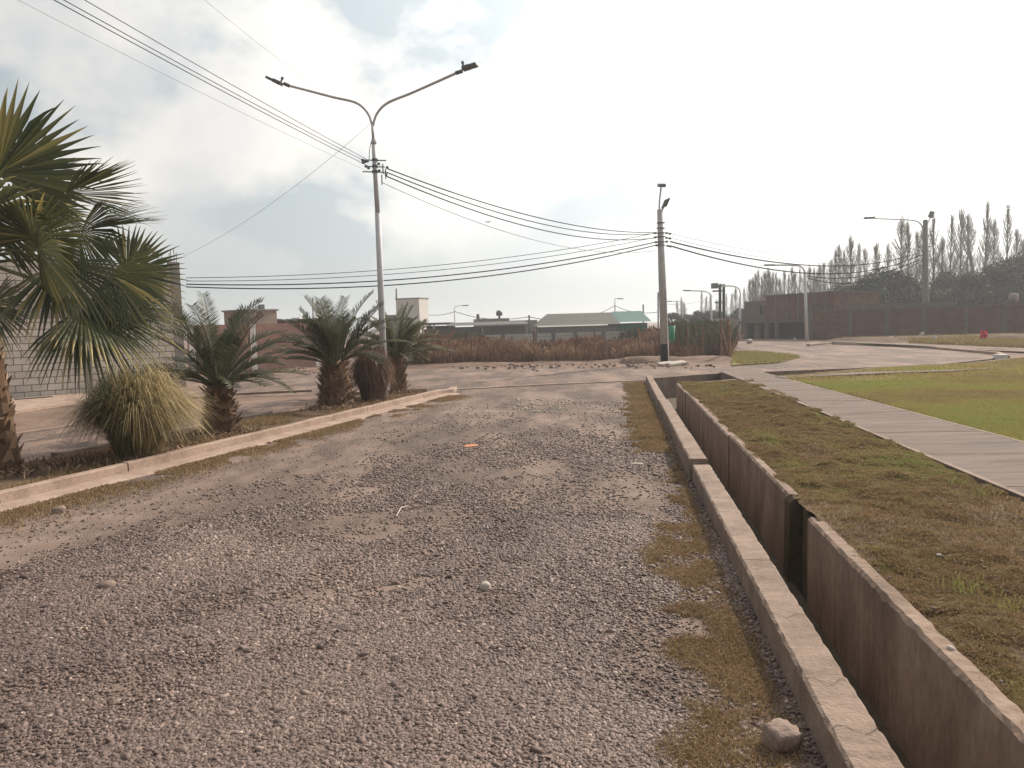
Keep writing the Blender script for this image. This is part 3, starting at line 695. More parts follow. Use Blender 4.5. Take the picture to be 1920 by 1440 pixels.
litter(910, 1104, 0, (.052, .040, .030), M_whitestone, 'pale_stone', 'smooth pale egg shaped stone lying on the gravel by a sandy streak', 'stone')
litter(110, 962, 0, (.06, .05, .045), M_stone, 'dark_stone', 'dark round stone at the left edge of the gravel near the kerb', 'stone')
litter(1194, 872, 0, (.075, .035, .02), M_whitestone, 'flat_stone', 'flat whitish stone on the gravel left of the canal wall', 'stone')
litter(200, 1103, 0, (.06, .045, .03), M_stone, 'grey_stone', 'flat grey stone half sunk in the gravel at left', 'stone')
litter(1166, 1184, 0, (.022, .008, .008), M_whitestone, 'white_chip', 'white sliver of stone beside the dry grass strip', 'stone')
litter(1760, 1042, ZR, (.02, .014, .01), M_whitestone, 'white_pebble', 'white pebble on the brown verge', 'stone')
litter(1644, 895, ZR, (.025, .02, .012), M_whitestone, 'white_chip', 'white chip on the verge beside the sidewalk', 'stone')
litter(1782, 1222, ZR, (.028, .022, .018), M_whitestone, 'pale_pebble', 'pale pebble on the canal lining wall edge', 'stone')
litter(882, 837, 0, (.13, .09, .012), M_orange, 'clay_fragment', 'orange fragment of clay brick pressed into the road', 'brick fragment')
# big squarish rock by the canal wall
p = G(1466, 1404); bm = bmesh.new(); bmesh.ops.create_cube(bm, size=2); bmesh.ops.subdivide_edges(bm, edges=bm.edges[:], cuts=5, use_grid_fill=True)
for v_ in bm.verts:
    c = v_.co.copy(); n_ = c.normalized(); q = c.lerp(n_*1.2, .45); q += n_*(.09*math.sin(4*c.x+1)+.07*math.sin(6*c.y+2*c.z)+random.uniform(-.02, .02)); q.x += q.z*.12
    v_.co = Vector((q.x*.066, q.y*.058, q.z*.048))
me = bpy.data.meshes.new('rock'); bm.to_mesh(me); bm.free(); me.materials.append(M_stone); me.polygons.foreach_set('use_smooth', np.ones(len(me.polygons), bool))
o = bpy.data.objects.new('rock', me); COL.objects.link(o); o.location = (p.x, p.y, .045); o.rotation_euler = (.08, .05, .35); tag(o, 'squarish pinkish grey rock beside the foot of the canal wall', 'rock')
b = MB(G(750, 960)); q0 = G(743, 972); q1 = G(752, 958); q2 = G(765, 952); b.tube([q0+Vector((0, 0, .02)), q1+Vector((0, 0, .03)), q2+Vector((0, 0, .02))], [.006, .007, .004], 5); tag(b.build('twig', M_whitestone), 'thin pale bent twig lying on the gravel', 'twig')

# ------------------------------------------------------------------ palms
def palm_trunk(b, base, top, r0, r1, n, flare, seed, sizes=(.13, .09)):
    r = random.Random(seed); base, top = Vector(base), Vector(top); L_ = (top-base).length
    b.tube([base.lerp(top, i/10) for i in range(11)], [r0+(r1-r0)*i/10 for i in range(11)], 14, tone=.2)
    for i in range(n):        # old leaf bases, in a spiral
        t = i/n; a = i*2.39996; c = base.lerp(top, t); rad = (r0+(r1-r0)*t)*.9
        d = Vector((math.cos(a), math.sin(a), 0)); sd = Vector((-d.y, d.x, 0)); l = sizes[0]*r.uniform(.6, 1.35); w = sizes[1]*r.uniform(.35, .6)
        up = Vector((0, 0, 1))*r.uniform(.35, 1.2) if r.random() > .2 else Vector((0, 0, r.uniform(-.4, .3)))
        tip = c+d*(rad+l*flare*r.uniform(.5, 1.2))+up*l
        vs = [c+d*rad-sd*w-up*.02, c+d*rad+sd*w-up*.02, c+d*(rad+.02)+up*l*.3+sd*w*.9, c+d*(rad+.02)+up*l*.3-sd*w*.9, tip+sd*w*.3, tip-sd*w*.3, c+d*(rad-.02)+up*l*.4]
        b.add(vs, [(0, 1, 2, 3), (3, 2, 4, 5), (2, 6, 4), (6, 3, 5), (5, 4, 6)], r.uniform(0, 1))
M_barkt = mat('palm_bark_scales', (.09, .055, .035), (.21, .13, .08), c3=(.42, .28, .19), attr='tone', rough=.9)

def fan_leaf(parent, crown, hub, tip, nrm, spread=2.0, fold=.15, droop=.10, seed=0, tipdead=0.0, nseg=38, dead=False):
    r = random.Random(seed); b = MB(parent.location); crown, hub, tip = Vector(crown), Vector(hub), Vector(tip)
    ax = tip-hub; R = ax.length; ax.normalize(); n_ = Vector(nrm); n_ = (n_-ax*n_.dot(ax)).normalized(); sd = ax.cross(n_)
    # petiole
    mid = crown.lerp(hub, .5)+Vector((0, 0, .06*(hub-crown).length))
    b.tube([crown, crown.lerp(mid, .5)+Vector((0, 0, .02)), mid, hub], [.028, .02, .016, .012], 5, tone=.55)
    pit = 2*spread/nseg
    for i in range(nseg):
        a = -spread+pit*(i+.5)+r.uniform(-.012, .012); env = 1-.22*(abs(a)/spread)**2; Ls = R*env*r.uniform(.93, 1.04)
        tw = r.uniform(-.02, .02); hang = max(0, r.gauss(0, .14)) + (.5 if r.random() < .07 else 0)
        fz = R*.58*r.uniform(.94, 1.06); prev = None; tn = min(1, max(0, r.gauss(.30, .20)))
        if dead: tn = r.uniform(.75, 1)
        vs = []; tones = []
        for k, rr in enumerate((.03*R, .26*R, fz, .5*(fz+Ls), .5*(fz+Ls)+.25*(Ls-fz)*1.0, Ls)):
            w = rr*math.tan(pit/2)*1.02 if rr <= fz+1e-6 else fz*math.tan(pit/2)*(1-((rr-fz)/(Ls-fz)))**.9*.80+.0012
            q = rr/R; aa = a+tw*q
            cen = hub+(ax*math.cos(aa)+sd*math.sin(aa))*rr
            # fold the blade about its axis (V), curve backwards along its length
            cen += n_*(fold*abs(math.sin(aa))*rr) - n_*(.10*R*q*q)
            dz = droop*R*q**2.2+hang*R*max(0, q-.5)**1.6
            cen.z -= dz
            t_dir = (-ax*math.sin(aa)+sd*math.cos(aa)); ridge = n_*(w*.55)
            vs += [cen-t_dir*w-ridge*.5, cen+ridge*.5, cen+t_dir*w-ridge*.5]
            tt = tn+(.6*tipdead if q > .7 else 0)+(.15 if q > .85 else 0); tones += [min(1, tt)]*3
        fs = []
        for k in range(5):
            o_ = k*3; fs += [(o_, o_+3, o_+4, o_+1), (o_+1, o_+4, o_+5, o_+2)]
        b.add(vs, fs, tones)
    o = b.build('frond', M_frond, parent, tone=True); return o

FPB = Vector((-6.72, 9.95, .05)); FC = P(-55, 470, 9.85)
fp = thing('fan_palm', FPB, 'tall dark green fan palm at the left edge with drooping fan leaves', 'palm tree')
b = MB(FPB); palm_trunk(b, FPB, FPB.lerp(FC, .97), .24, .15, 150, .45, 3, (.16, .13)); b.build('trunk', M_barkt, fp, tone=True)
tocam = lambda p: (Vector((0, 0, H))-p).normalized()
leaves = [  # hub px, hub Y, tip px, tip Y, normal mode, spread, fold, droop, dead tips
 ((-5, 325), 9.6, (50, 132), 9.3, 'c', 1.9, .1, .05, 0), ((18, 345), 9.9, (120, 256), 10.1, 'c', 1.6, .25, .10, 0),
 ((-30, 400), 9.2, (60, 330), 8.7, 'c', 1.9, .1, .1, .2),
 ((122, 362), 9.9, (262, 312), 10.0, 'd', .85, .5, .02, 0), ((160, 432), 10.1, (312, 400), 10.3, 'e', .75, .45, .0, .1),
 ((150, 440), 10.1, (235, 470), 9.7, 'c', 1.5, .3, .35, .1),
 ((62, 445), 9.2, (70, 350), 8.75, 'c', 2.3, .1, .08, .1), ((70, 470), 9.0, (150, 500), 8.5, 'c', 1.9, .1, .25, .2),
 ((238, 512), 9.9, (352, 492), 10.05, 'c', 2.0, .12, .05, 0), ((205, 515), 9.6, (300, 590), 9.3, 'c', 1.3, .3, .2, 0),
 ((155, 575), 9.5, (318, 655), 9.2, 'u', 1.1, .3, .12, .9), ((150, 582), 9.4, (230, 675), 9.0, 'c', 1.4, .25, .3, .1),
 ((140, 585), 9.7, (322, 570), 9.9, 'u', .8, .4, .15, .1), ((110, 500), 9.5, (165, 590), 9.0, 'c', 1.5, .2, .4, .2),
 ((-20, 575), 9.3, (50, 615), 9.0, 'c', 1.3, .3, .2, .3),
 ((90, 400), 10.4, (140, 330), 10.8, 'c', 1.6, .2, .2, 0), ((40, 420), 10.5, (140, 420), 10.9, 'd', 1.5, .2, .2, .3), ((-120, 350), 9.6, (-160, 200), 9.6, 'c', 1.9, .1, .05, 0), ((-180, 470), 9.8, (-330, 440), 9.8, 'c', 1.8, .1, .2, 0), ((-150, 540), 9.4, (-250, 640), 9.2, 'c', 1.7, .2, .3, .2)]
for i, (hp, hy, tp, ty, md, spd, fo, dr, td) in enumerate(leaves):
    h_ = P(*hp, hy); t2 = P(*tp, ty); c_ = tocam(h_)
    nrm = {'c': c_+Vector((random.uniform(-.35, .35), 0, random.uniform(-.35, .3))), 'd': c_*.55+Vector((.3, 0, -.7)), 'e': c_*.30+Vector((0, 0, .9)), 'u': c_*.45+Vector((0, 0, .8))}[md]
    fan_leaf(fp, FC+Vector((0, 0, random.uniform(-.25, .2))), h_, t2, nrm, spd, fo, dr, i, td)
for i in range(4):     # hanging dry leaves and those at the back
    a = random.uniform(1.9, 4.2); h_ = FC+Vector((math.cos(a)*.45, abs(math.sin(a))*.6, random.uniform(-.5, .3))); t2 = h_+Vector((math.cos(a)*.5, .3*math.sin(a), -.45))
    fan_leaf(fp, FC, h_, t2, Vector((math.cos(a), math.sin(a), .6)), 1.2, .3, .5, 50+i, .6, dead=(i % 3 == 0))

def date_frond(b, base, az, el, L_, droop, r, tone0=.25, nl=46, lw=.30, wl=.009, sagp=2.0):
    d = Vector((math.cos(az), math.sin(az), 0)); pts = []; n = 14
    for i in range(n+1):
        t = i/n; e = el-droop*t**1.3; 
        pts.append((pts[-1]+(d*math.cos(e)+Vector((0, 0, math.sin(e))))*(L_/n)) if pts else Vector(base))
    b.tube(pts, [.018*(1-.85*i/n)+.002 for i in range(n+1)], 4, tone=.6)
    for j in range(nl):
        t = .16+.83*j/nl; i = min(n-1, int(t*n)); f = t*n-i; p = pts[i].lerp(pts[i+1], f); tg = (pts[i+1]-pts[i]).normalized()
        sd = tg.cross(Vector((0, 0, 1))); sd = sd.normalized() if sd.length > .05 else Vector((-d.y, d.x, 0)); up = sd.cross(tg)
        env = math.sin(min(1, (t-.08)*1.9)*math.pi/2)*(1-.45*max(0, t-.55)/.45)
        for s in (-1, 1):
            l = lw*env*r.uniform(.8, 1.1); dr = (sd*s*.72+tg*.62+up*r.uniform(.18, .5)).normalized(); w = wl
            wv = tg.cross(dr).cross(dr).normalized()*w
            m_ = p+dr*l*.5; e_ = p+dr*l-Vector((0, 0, .10*l)); tn = min(1, max(0, r.gauss(tone0, .13)))
            b.add([p-wv*.5, p+wv*.5, m_+wv, m_-wv, e_], [(0, 1, 2, 3), (3, 2, 4)], tn)
def date_palm(loc, label, ztop, r0, nfr, L_, seed, extra=(), tone=.25, lw=.28, nscale=100, group=None, lmin=.7):
    o = thing('date_palm', loc, label, 'palm tree', group); r = random.Random(seed); top = Vector(loc)+Vector((0, 0, ztop))
    b = MB(loc); palm_trunk(b, Vector(loc)-Vector((0, 0, .05)), top, r0, r0*.62, nscale, .75, seed, (.17, .10)); b.build('trunk', M_barkt, o, tone=True)
    for i in range(nfr):
        t = i/nfr; az = i*2.39996+r.uniform(-.6, .6); el = math.radians(88-66*t**.95)+r.uniform(-.22, .22)
        b = MB(loc); date_frond(b, top+Vector((math.cos(az), math.sin(az), 0))*r0*.35+Vector((0, 0, .10*(1-t))), az, el, L_*r.uniform(lmin, 1.05)*(1-.12*t), r.uniform(.35, 1.25), r, tone+r.uniform(-.1, .25), lw=lw*r.uniform(.8, 1.15))
        b.build('frond', M_date, o, tone=True)
    for (az, el, l, dr, tn) in extra:
        b = MB(loc); date_frond(b, top, math.radians(az), math.radians(el), l, dr, r, tn, lw=lw); b.build('frond', M_date, o, tone=True)
    return o
pa = G(415, 815); date_palm((pa.x, pa.y, .05), 'squat date palm with ragged orange trunk just right of the straw tussock', .80, .29, 40, 1.72, 5, ((158, 66, 1.75, .8, .25), (20, 52, 1.7, .9, .1), (30, 25, 1.35, 1.3, .2), (178, 30, 1.3, 1.3, .2)), lw=.31, nscale=170, lmin=.5)
pa = G(632, 766); date_palm((pa.x, pa.y, .05), 'date palm with one long arching frond touching the twin arm lamp post', .95, .42, 42, 1.85, 8, ((172, 45, 2.3, 1.55, .2), (186, 32, 2.0, 1.2, .3), (12, 58, 2.05, 1.1, .15), (112, 75, 1.7, .6, .3), (70, 80, 1.6, .4, .3)), lw=.33, nscale=210, lmin=.5)
pa = G(748, 738); date_palm((pa.x, pa.y, .05), 'olive green bushy palm behind the lamp post at the end of the island', .90, .24, 60, 1.50, 12, ((5, 20, 1.6, .6, .5), (175, 30, 1.4, .9, .3)), tone=.5, lw=.24, nscale=70)

# ------------------------------------------------------------------ tussocks
def tussock(name, loc, label, n, h, rad, m, seed, wcore=.12, wb=.008, dark_side=True, cat='grass clump', t0=0.0):
    g = np.random.default_rng(seed); az = g.random(n)*6.283; out = rad*(.25+.85*g.random(n)**.8); bend = .15+1.15*g.random(n); hh = h*(1.22-.62*out/(rad*1.1))*(.72+.34*g.random(n)); rb = wcore*np.sqrt(g.random(n))
    K = 7; Vv = []; ps = np.linspace(0, 1, K)
    wild = g.random(n) < .16; hh = hh*np.where(wild, 1.08, 1); out = out*np.where(wild, 1.3, 1); bend = np.where(wild, bend*.8+.25, bend); cosA, sinA = np.cos(az), np.sin(az); tw = az+1.57+g.normal(0, .4, n)
    for t in ps:
        rr = rb+out*(t**1.35); z = hh*np.sin(np.minimum(t*(1.15+1.25*bend), 3.0))*(1-.25*t*bend); z = np.maximum(z, .01+.03*(1-t))
        w = wb*(1-t)**.6*.5+.0008; x = cosA*rr; y = sinA*rr; wx, wy = np.cos(tw)*w, np.sin(tw)*w
        Vv += [np.stack([x-wx, y-wy, z], 1), np.stack([x+wx, y+wy, z], 1)]
    V_ = np.stack(Vv, 1).reshape(-1, 3); i = np.arange(n)[:, None]*2*K; F = np.concatenate([i+np.array([[2*k, 2*k+1, 2*k+3, 2*k+2]]) for k in range(K-1)], 0)
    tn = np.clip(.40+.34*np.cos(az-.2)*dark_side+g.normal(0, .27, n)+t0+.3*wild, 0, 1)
    o = np_obj(name, V_, F, m, attrs={'tone': np.repeat(tn, 2*K)}, loc=loc); return tag(o, label, cat)
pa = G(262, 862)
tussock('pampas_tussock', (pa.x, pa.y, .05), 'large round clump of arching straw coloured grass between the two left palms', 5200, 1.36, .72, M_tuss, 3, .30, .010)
pa = G(700, 756)
tussock('dry_clump', (pa.x, pa.y, .05), 'rusty brown clump of dead leaves at the foot of the lamp post', 3000, 1.35, .36, M_brush, 5, .27, .014, False, 'dead shrub', -.15)
# pale split stalks standing in the clump
st = thing('palm_stump', (pa.x+.12, pa.y-.1, .05), 'pale split palm stalks standing in front of the lamp post', 'palm stump')
for i, (x0, x1, y0, y1) in enumerate(((706, 712, 700, 648), (722, 718, 700, 655), (724, 727, 690, 660), (693, 690, 720, 670), (702, 699, 745, 690))):
    b = MB(st.location); a_ = P(x0, y0+30, pa.y-.25); c_ = P(x1, y1, pa.y-.3); sdv = Vector((.035, .01, 0)); b.add([a_-sdv, a_+sdv, c_+sdv*.6, c_-sdv*.5, a_+Vector((0, .03, 0)), c_+Vector((0, .02, .06))], [(0, 1, 2, 3), (1, 4, 5, 2), (4, 0, 3, 5), (3, 2, 5)]); b.build('stalk', M_conc, st)

cx_, cy_ = [], []
for (px, py, kk, sg) in ((20, 890, 380, .32), (415, 818, 320, .30), (640, 770, 320, .34), (745, 742, 160, .3), (262, 868, 300, .5), (700, 758, 160, .25)):
    p = G(px, py); cx_.append(p.x+rng.normal(0, sg, kk)); cy_.append(p.y+rng.normal(0, sg, kk))
x, y = np.concatenate(cx_), np.concatenate(cy_); k = ((x-LK0.x)*LN.x+(y-LK0.y)*LN.y) < -.16; x, y = x[k], y[k]; n = len(x)
blades('leaf_litter', x, y, np.full(n, .065), .04+.09*rng.random(n), np.full(n, .022), np.clip(rng.normal(.6, .3, n), 0, 1), M_barkt, 'dry brown leaf litter lying around the palm trunks', lean=2.2)
# ------------------------------------------------------------------ lamp posts
def arc(pts, n=8):       # Catmull-Rom through points
    out = []; pts = [Vector(p) for p in pts]; q = [pts[0]*2-pts[1]]+pts+[pts[-1]*2-pts[-2]]
    for i in range(1, len(q)-2):
        for k in range(n):
            t = k/n; p0, p1, p2, p3 = q[i-1], q[i], q[i+1], q[i+2]
            out.append(.5*((2*p1)+(p2-p0)*t+(2*p0-5*p1+4*p2-p3)*t*t+(3*p1-p0-3*p2+p3)*t**3))
    out.append(pts[-1]); return out
lb = G(722, 752); LY = lb.y
lp = thing('street_lamp', (lb.x, lb.y, .0), 'white tubular street lamp with two curved arms rising from the palms', 'street lamp')
b = MB(lp.location)
b.tube([Vector((lb.x, lb.y, 0)), P(714, 540, LY), P(708, 400, LY)], [.085, .075, .066], 12); b.build('pole', M_steel, lp, smooth=True)
b = MB(lp.location); b.tube([P(708, 400, LY), P(703, 318, LY), P(700, 262, LY)], [.058, .052, .048], 12); b.tube([P(700, 262, LY), P(698, 232, LY)], [.034, .032], 10); b.tube([P(701, 270, LY), P(701, 262, LY)], .062, 10); b.build('upper_pole', M_steel, lp, smooth=True)
aL = [P(698.5, 236, LY), P(690, 213, LY+.03), P(668, 193, LY+.12), P(620, 181, LY+.3), P(536, 159, LY+.62)]
aR = [P(699, 236, LY), P(707, 213, LY-.03), P(727, 193, LY-.12), P(775, 173, LY-.3), P(858, 136, LY-.75)]
for a_, hd in ((aL, [P(540, 160, LY+.6), P(527, 157, LY+.65), P(502, 146, LY+.74)]), (aR, [P(858, 136, LY-.75), P(868, 129, LY-.66), P(894, 121, LY-.76)])):
    b = MB(lp.location); b.tube(arc(a_), .030, 10); ar_ = b.build('arm', M_steel, lp, smooth=True)
    b = MB(lp.location); d = (hd[2]-hd[1]); L0 = d.length; dn = d.normalized(); sd = dn.cross(Vector((0, 0, 1))).normalized(); upv = sd.cross(dn)
    b.tube([hd[0]-dn*.05, hd[0]+dn*.12], .045, 10)
    wv = .105
    b.obox(hd[1]+dn*L0*.25, dn*L0*.28, sd*wv*.8, upv*.045); b.obox(hd[1]+dn*L0*.72, dn*L0*.30, sd*wv, upv*.030)
    o = b.build('lamp_head', M_dark, ar_); bev(o, .02)
    b = MB(lp.location); c_ = hd[1]+dn*.02; b.tube([c_+upv*.03, c_+upv*.10], .022, 8); b.tube([c_+upv*.10, c_+upv*.16], .034, 8); b.build('photocell', M_dark, ar_)
# brackets and insulators
b = MB(lp.location)
for (y, dx) in ((300, .30), (312, .26), (322, .30)):
    c_ = P(703, y, LY); b.tube([c_+Vector((-dx, .05, .02)), c_+Vector((dx*.9, -.05, -.03))], .014, 6)
    b.tube([c_+Vector((0, 0, -.03)), c_+Vector((0, 0, .03))], .07, 10)
for (x, y) in ((718, 315), (723, 324), (716, 335)):
    c_ = P(x, y, LY-.1); b.tube([c_+Vector((0, 0, .09)), c_+Vector((0, 0, -.14))], .014, 6)
b.build('bracket', M_dark, lp)
for (x, y) in ((680, 300), (685, 303), (689, 302), (681, 305), (687, 312), (691, 315), (710, 307), (711, 320), (726, 314), (724, 327)):
    b = MB(lp.location); c_ = P(x, y, LY-.05); b.tube([c_-Vector((.03, 0, 0)), c_+Vector((.03, 0, 0))], .03, 8); b.build('insulator', M_dark, lp)
b = MB(lp.location); b.tube(arc([P(697, 262, LY), P(693, 280, LY), P(692, 300, LY)]), .008, 5); b.build('drop_wire', M_cable, lp)

# concrete pole at the crossing
cp = G(1247, 681); CY = cp.y
po = thing('concrete_pole', (cp.x, cp.y, 0), 'round concrete utility pole with black painted foot carrying two flat lamps', 'utility pole')
top = P(1237, 393, CY)
b = MB(po.location); z1 = P(1246, 645, CY); b.tube([z1, P(1241.5, 520, CY), top], [.168, .15, .11], 20); b.build('shaft', M_poleconc, po, smooth=True)
b = MB(po.location); b.tube([Vector((cp.x, cp.y, -.1)), z1], [.185, .1695], 20); b.build('painted_foot', M_black, po, smooth=True)
b = MB(po.location); b.tube([P(1254, 684, CY-.16), P(1251, 600, CY-.16), P(1248.5, 540, CY-.16)], .022, 6); b.build('conduit', M_white, po)
b = MB(po.location); b.tube([P(1236, 396, CY), P(1236.5, 378, CY), P(1239.5, 352, CY)], .035, 8); st_ = b.build('lamp_stem', M_steel, po)
b = MB(po.location); c_ = P(1240.5, 347.5, CY); b.obox(c_, (.135, 0, 0), (0, .22, .05), (0, -.015, .065)); bev(b.build('lamp_head', M_dark, st_), .02)
b = MB(po.location); b.tube([P(1241, 402, CY), P(1242, 393, CY), P(1244, 389, CY)], .035, 8); st_ = b.build('lamp_stem', M_steel, po)
b = MB(po.location); c_ = P(1248, 381, CY-.1); ax = (P(1251.5, 372, CY-.25)-P(1244.5, 389, CY)); ax *= .5; b.obox(c_, ax*.98, (.10, .02, .04), (-.02, .10, 0)); bev(b.build('lamp_head', M_dark, st_), .02)
for y in (418, 428, 437, 444, 454, 460):
    c_ = P(1239, y, CY); b = MB(po.location); b.tube([c_-Vector((.19, 0, 0)), c_+Vector((.19, 0, 0))], .018, 6); b.tube([c_-Vector((0, 0, .02)), c_+Vector((0, 0, .02))], .15, 14); b.build('clamp', M_dark, po)
for (x, y) in ((1229, 437), (1229, 445), (1230, 454), (1231, 460), (1250, 437), (1256, 438), (1250, 446), (1256, 447), (1250, 453), (1252, 461), (1257, 462)):
    c_ = P(x, y, CY-.02); b = MB(po.location); b.tube([c_-Vector((.06, 0, 0)), c_-Vector((.02, 0, 0)), c_+Vector((.02, 0, 0)), c_+Vector((.06, 0, 0))], [.025, .045, .045, .025], 8); b.build('insulator', M_dark, po)
b = MB(G(1258, 686)); c_ = G(1258, 686)
for (dx, dy, s) in ((-.2, 0, .3), (.25, .1, .36), (.05, -.25, .22)):
    b.obox(c_+Vector((dx, dy, .05+s*.1)), (s, .08, .02), (-.05, s*.6, .03), (0, .01, .06))
o = b.build('broken_slab', M_whitestone); bev(o, .03); tag(o, 'broken white concrete slabs lying at the foot of the concrete pole', 'concrete slab')

# pole behind the brick wall at right
rp = Vector((P(1736, 577, 60).x, 60, 0)); RY = 60
ro = thing('concrete_pole', rp, 'thick concrete pole with one long lamp arm standing behind the brick wall among the poplars', 'utility pole')
b = MB(rp); b.tube([rp, P(1735.5, 570, RY), P(1735, 412, RY)], [.26, .24, .17], 14); b.build('shaft', mat('dark_pole_concrete', (.16, .155, .15), (.22, .21, .20), scale=3), ro, smooth=True)  # shaft in a darker grey concrete than the pole at the crossing
b = MB(rp); b.tube(arc([P(1731, 432, RY), P(1727, 421, RY-.3), P(1716, 414, RY-.6), P(1690, 411.5, RY-1), P(1640, 410, RY-1.6)]), .055, 8); b.build('arm', M_steel, ro, smooth=True)
b = MB(rp); c_ = P(1630, 408.5, RY-1.8); b.obox(c_, (.42, .05, .02), (.02, .18, 0), (0, 0, .07)); bev(b.build('lamp_head', M_dark, ro), .03)
b = MB(rp); b.tube(arc([P(1739, 420, RY), P(1743, 411, RY), P(1747, 399, RY)]), .05, 8); b.build('arm', M_steel, ro)
b = MB(rp); c_ = P(1746, 402, RY-.2); b.obox(c_, (.10, .02, .24), (.12, -.1, -.05), (.0, .06, 0)); bev(b.build('lamp_head', M_dark, ro), .02)
for y in (462, 470, 478, 487):
    b = MB(rp); c_ = P(1735, y, RY); b.tube([c_-Vector((.5, 0, 0)), c_+Vector((.45, 0, 0))], .04, 6); b.tube([c_-Vector((.5, 0, .09)), c_-Vector((.5, 0, -.09))], .05, 6); b.build('insulator_rack', M_dark, ro)

# smaller street lamps down the side road
def far_lamp(base, Y, top, armpts, label, r=.06, base_y=None):
    p0 = P(*base, Y); p0.z = min(p0.z, 0); o = thing('street_lamp', (p0.x, p0.y, 0), label, 'street lamp')
    b = MB(o.location); b.tube([Vector((p0.x, p0.y, 0)), P(*top, Y)], [r*1.25, r], 8); b.build('pole', M_steel, o, smooth=True)
    b = MB(o.location); pp = arc([P(x, y, Y-.02*k) for k, (x, y) in enumerate(armpts)], 5); b.tube(pp, r*.6, 6); arm_ = b.build('arm', M_steel, o)
    b = MB(o.location); e = pp[-1]; d = (pp[-1]-pp[-3]).normalized(); b.obox(e+d*.25, d*.34, (0, .12, 0), (0, 0, .05)); b.build('lamp_head', M_dark, arm_); return o
far_lamp((1513, 641), 54, (1509, 512), [(1509, 520), (1507, 506), (1500, 499), (1480, 497), (1449, 497)], 'grey street lamp with arm to the left in front of the two storey brick house', .10)
far_lamp((1386, 640), 62, (1388, 556), [(1389, 562), (1387, 545), (1380, 538), (1366, 536), (1350, 537)], 'street lamp with short hooked arm left of the two storey house', .09)
far_lamp((1334, 625), 70, (1333, 552), [(1333, 556), (1329, 549), (1318, 546), (1293, 545)], 'street lamp with straight arm near the transformer poles', .09)
far_lamp((1280, 625), 95, (1280, 566), [(1280, 572), (1278, 566), (1272, 565), (1258, 565)], 'faint distant street lamp just right of the concrete pole', .07)
far_lamp((853, 615), 85, (852, 580), [(852, 585), (853, 577), (857, 574), (869, 573)], 'small distant street lamp over the sheds, arm to the right', .06)
far_lamp((1153, 600), 90, (1153, 566), [(1153, 570), (1153, 562), (1155, 560), (1159, 560)], 'distant lamp on a mast behind the curved roof shed', .07)
# H-frame transformer poles
hp = thing('transformer_frame', (P(1355, 600, 74).x, 74, 0), 'pair of dark poles with crossarms and transformer far down the side road', 'power pole')
for x in (1350, 1357):
    b = MB(hp.location); q = P(x, 600, 74); b.tube([Vector((q.x, 74, 0)), P(x, 533, 74)], [.17, .13], 8); b.build('pole', M_black, hp)
b = MB(hp.location); b.tube([P(1334, 537, 74), P(1360, 535, 74)], .09, 6); b.tube([P(1336, 546, 74), P(1358, 545, 74)], .08, 6); b.tube([P(1340, 567, 74), P(1358, 567, 74)], .08, 6)
for x in (1335, 1340, 1345, 1352): b.tube([P(x, 537, 74), P(x, 532, 74)], .08, 6)
b.build('crossarm', M_dark, hp)
b = MB(hp.location); c_ = P(1340, 536, 74); b.obox(c_, (.28, 0, 0), (0, .3, 0), (0, 0, .25)); b.build('transformer', M_dark, hp)
# plain distant masts
for (x, y0, y1, Y, lab) in ((992, 600, 591, 70, 'short dark mast beside the far house with water tank'), (1234, 615, 548, 80, 'thin dark mast just left of the concrete pole'), (1206, 610, 571, 82, 'thin mast beside the teal shed'), (586, 600, 558, 60, 'thin antenna mast behind the middle date palm'), (743, 560, 541, 84, 'antenna on top of the white tower'), (671, 615, 598, 46, 'short dark post behind the arching frond')):
    a_ = P(x, y0, Y); b = MB((a_.x, a_.y, 0)); b.tube([Vector((a_.x, a_.y, 0 if 'tower' not in lab else a_.z-.2)), P(x, y1, Y)], .05 if Y < 65 else .08, 6); tag(b.build('mast', M_dark), lab, 'mast')

# ------------------------------------------------------------------ cables
def cable(p0, p1, sag, r, label, m=None, n=26, group=None):
    p0, p1 = Vector(p0), Vector(p1); b = MB(p0)
    pts = [p0.lerp(p1, i/n)-Vector((0, 0, 4*sag*(i/n)*(1-i/n))) for i in range(n+1)]
    b.tube(pts, r, 5); o = b.build('cable', m or M_cable); tag(o, label, 'cable', group); return o
ld = LD
def behind(p, back=36, dz=0.0, lat=0.0): return Vector((p.x-ld.x*back+lat, p.y-ld.y*back, p.z+dz))
gA = 'overhead cables from the lamp post to the upper left'
for i, (y, dz, lat, r, sag, lab) in enumerate(((299, .42, .25, .0055, .62, 'topmost cable running from the lamp post to the upper left corner'), (304, .30, .0, .006, .66, 'second cable from the top running to the upper left corner'), (310, .22, -.02, .0065, .66, 'third cable from the top, darkest one to the upper left corner'), (320, .10, -.1, .003, .80, 'lowest faint thin cable running to the upper left corner'))):
    a_ = P(688, y, LY); q_ = P((150, 118, 100, 60)[i], -6, 10)+Vector((0, 0, .16)); cable(a_, a_+(q_-a_)*2.4, (.17, .2, .2, .3)[i], r, lab, M_cable if i < 3 else M_cablegrey, 40, gA)
gB = 'overhead cables between lamp post and concrete pole'
for i, (x0, y0, x1, y1, sag, r, lab) in enumerate(((726, 316, 1229, 436, .66, .014, 'topmost cable between lamp post and concrete pole'), (725, 323, 1229, 438, .82, .013, 'second cable between lamp post and concrete pole'), (724, 330, 1229, 446, .92, .014, 'third cable between lamp post and concrete pole'), (714, 341, 1229, 470, 1.0, .008, 'faint lowest cable between lamp post and concrete pole'))):
    cable(P(x0, y0, LY), P(x1, y1, CY), sag*.62, r, lab, M_cable if i < 3 else M_cablegrey, group=gB)
gC = 'overhead cables from the concrete pole to the block building'
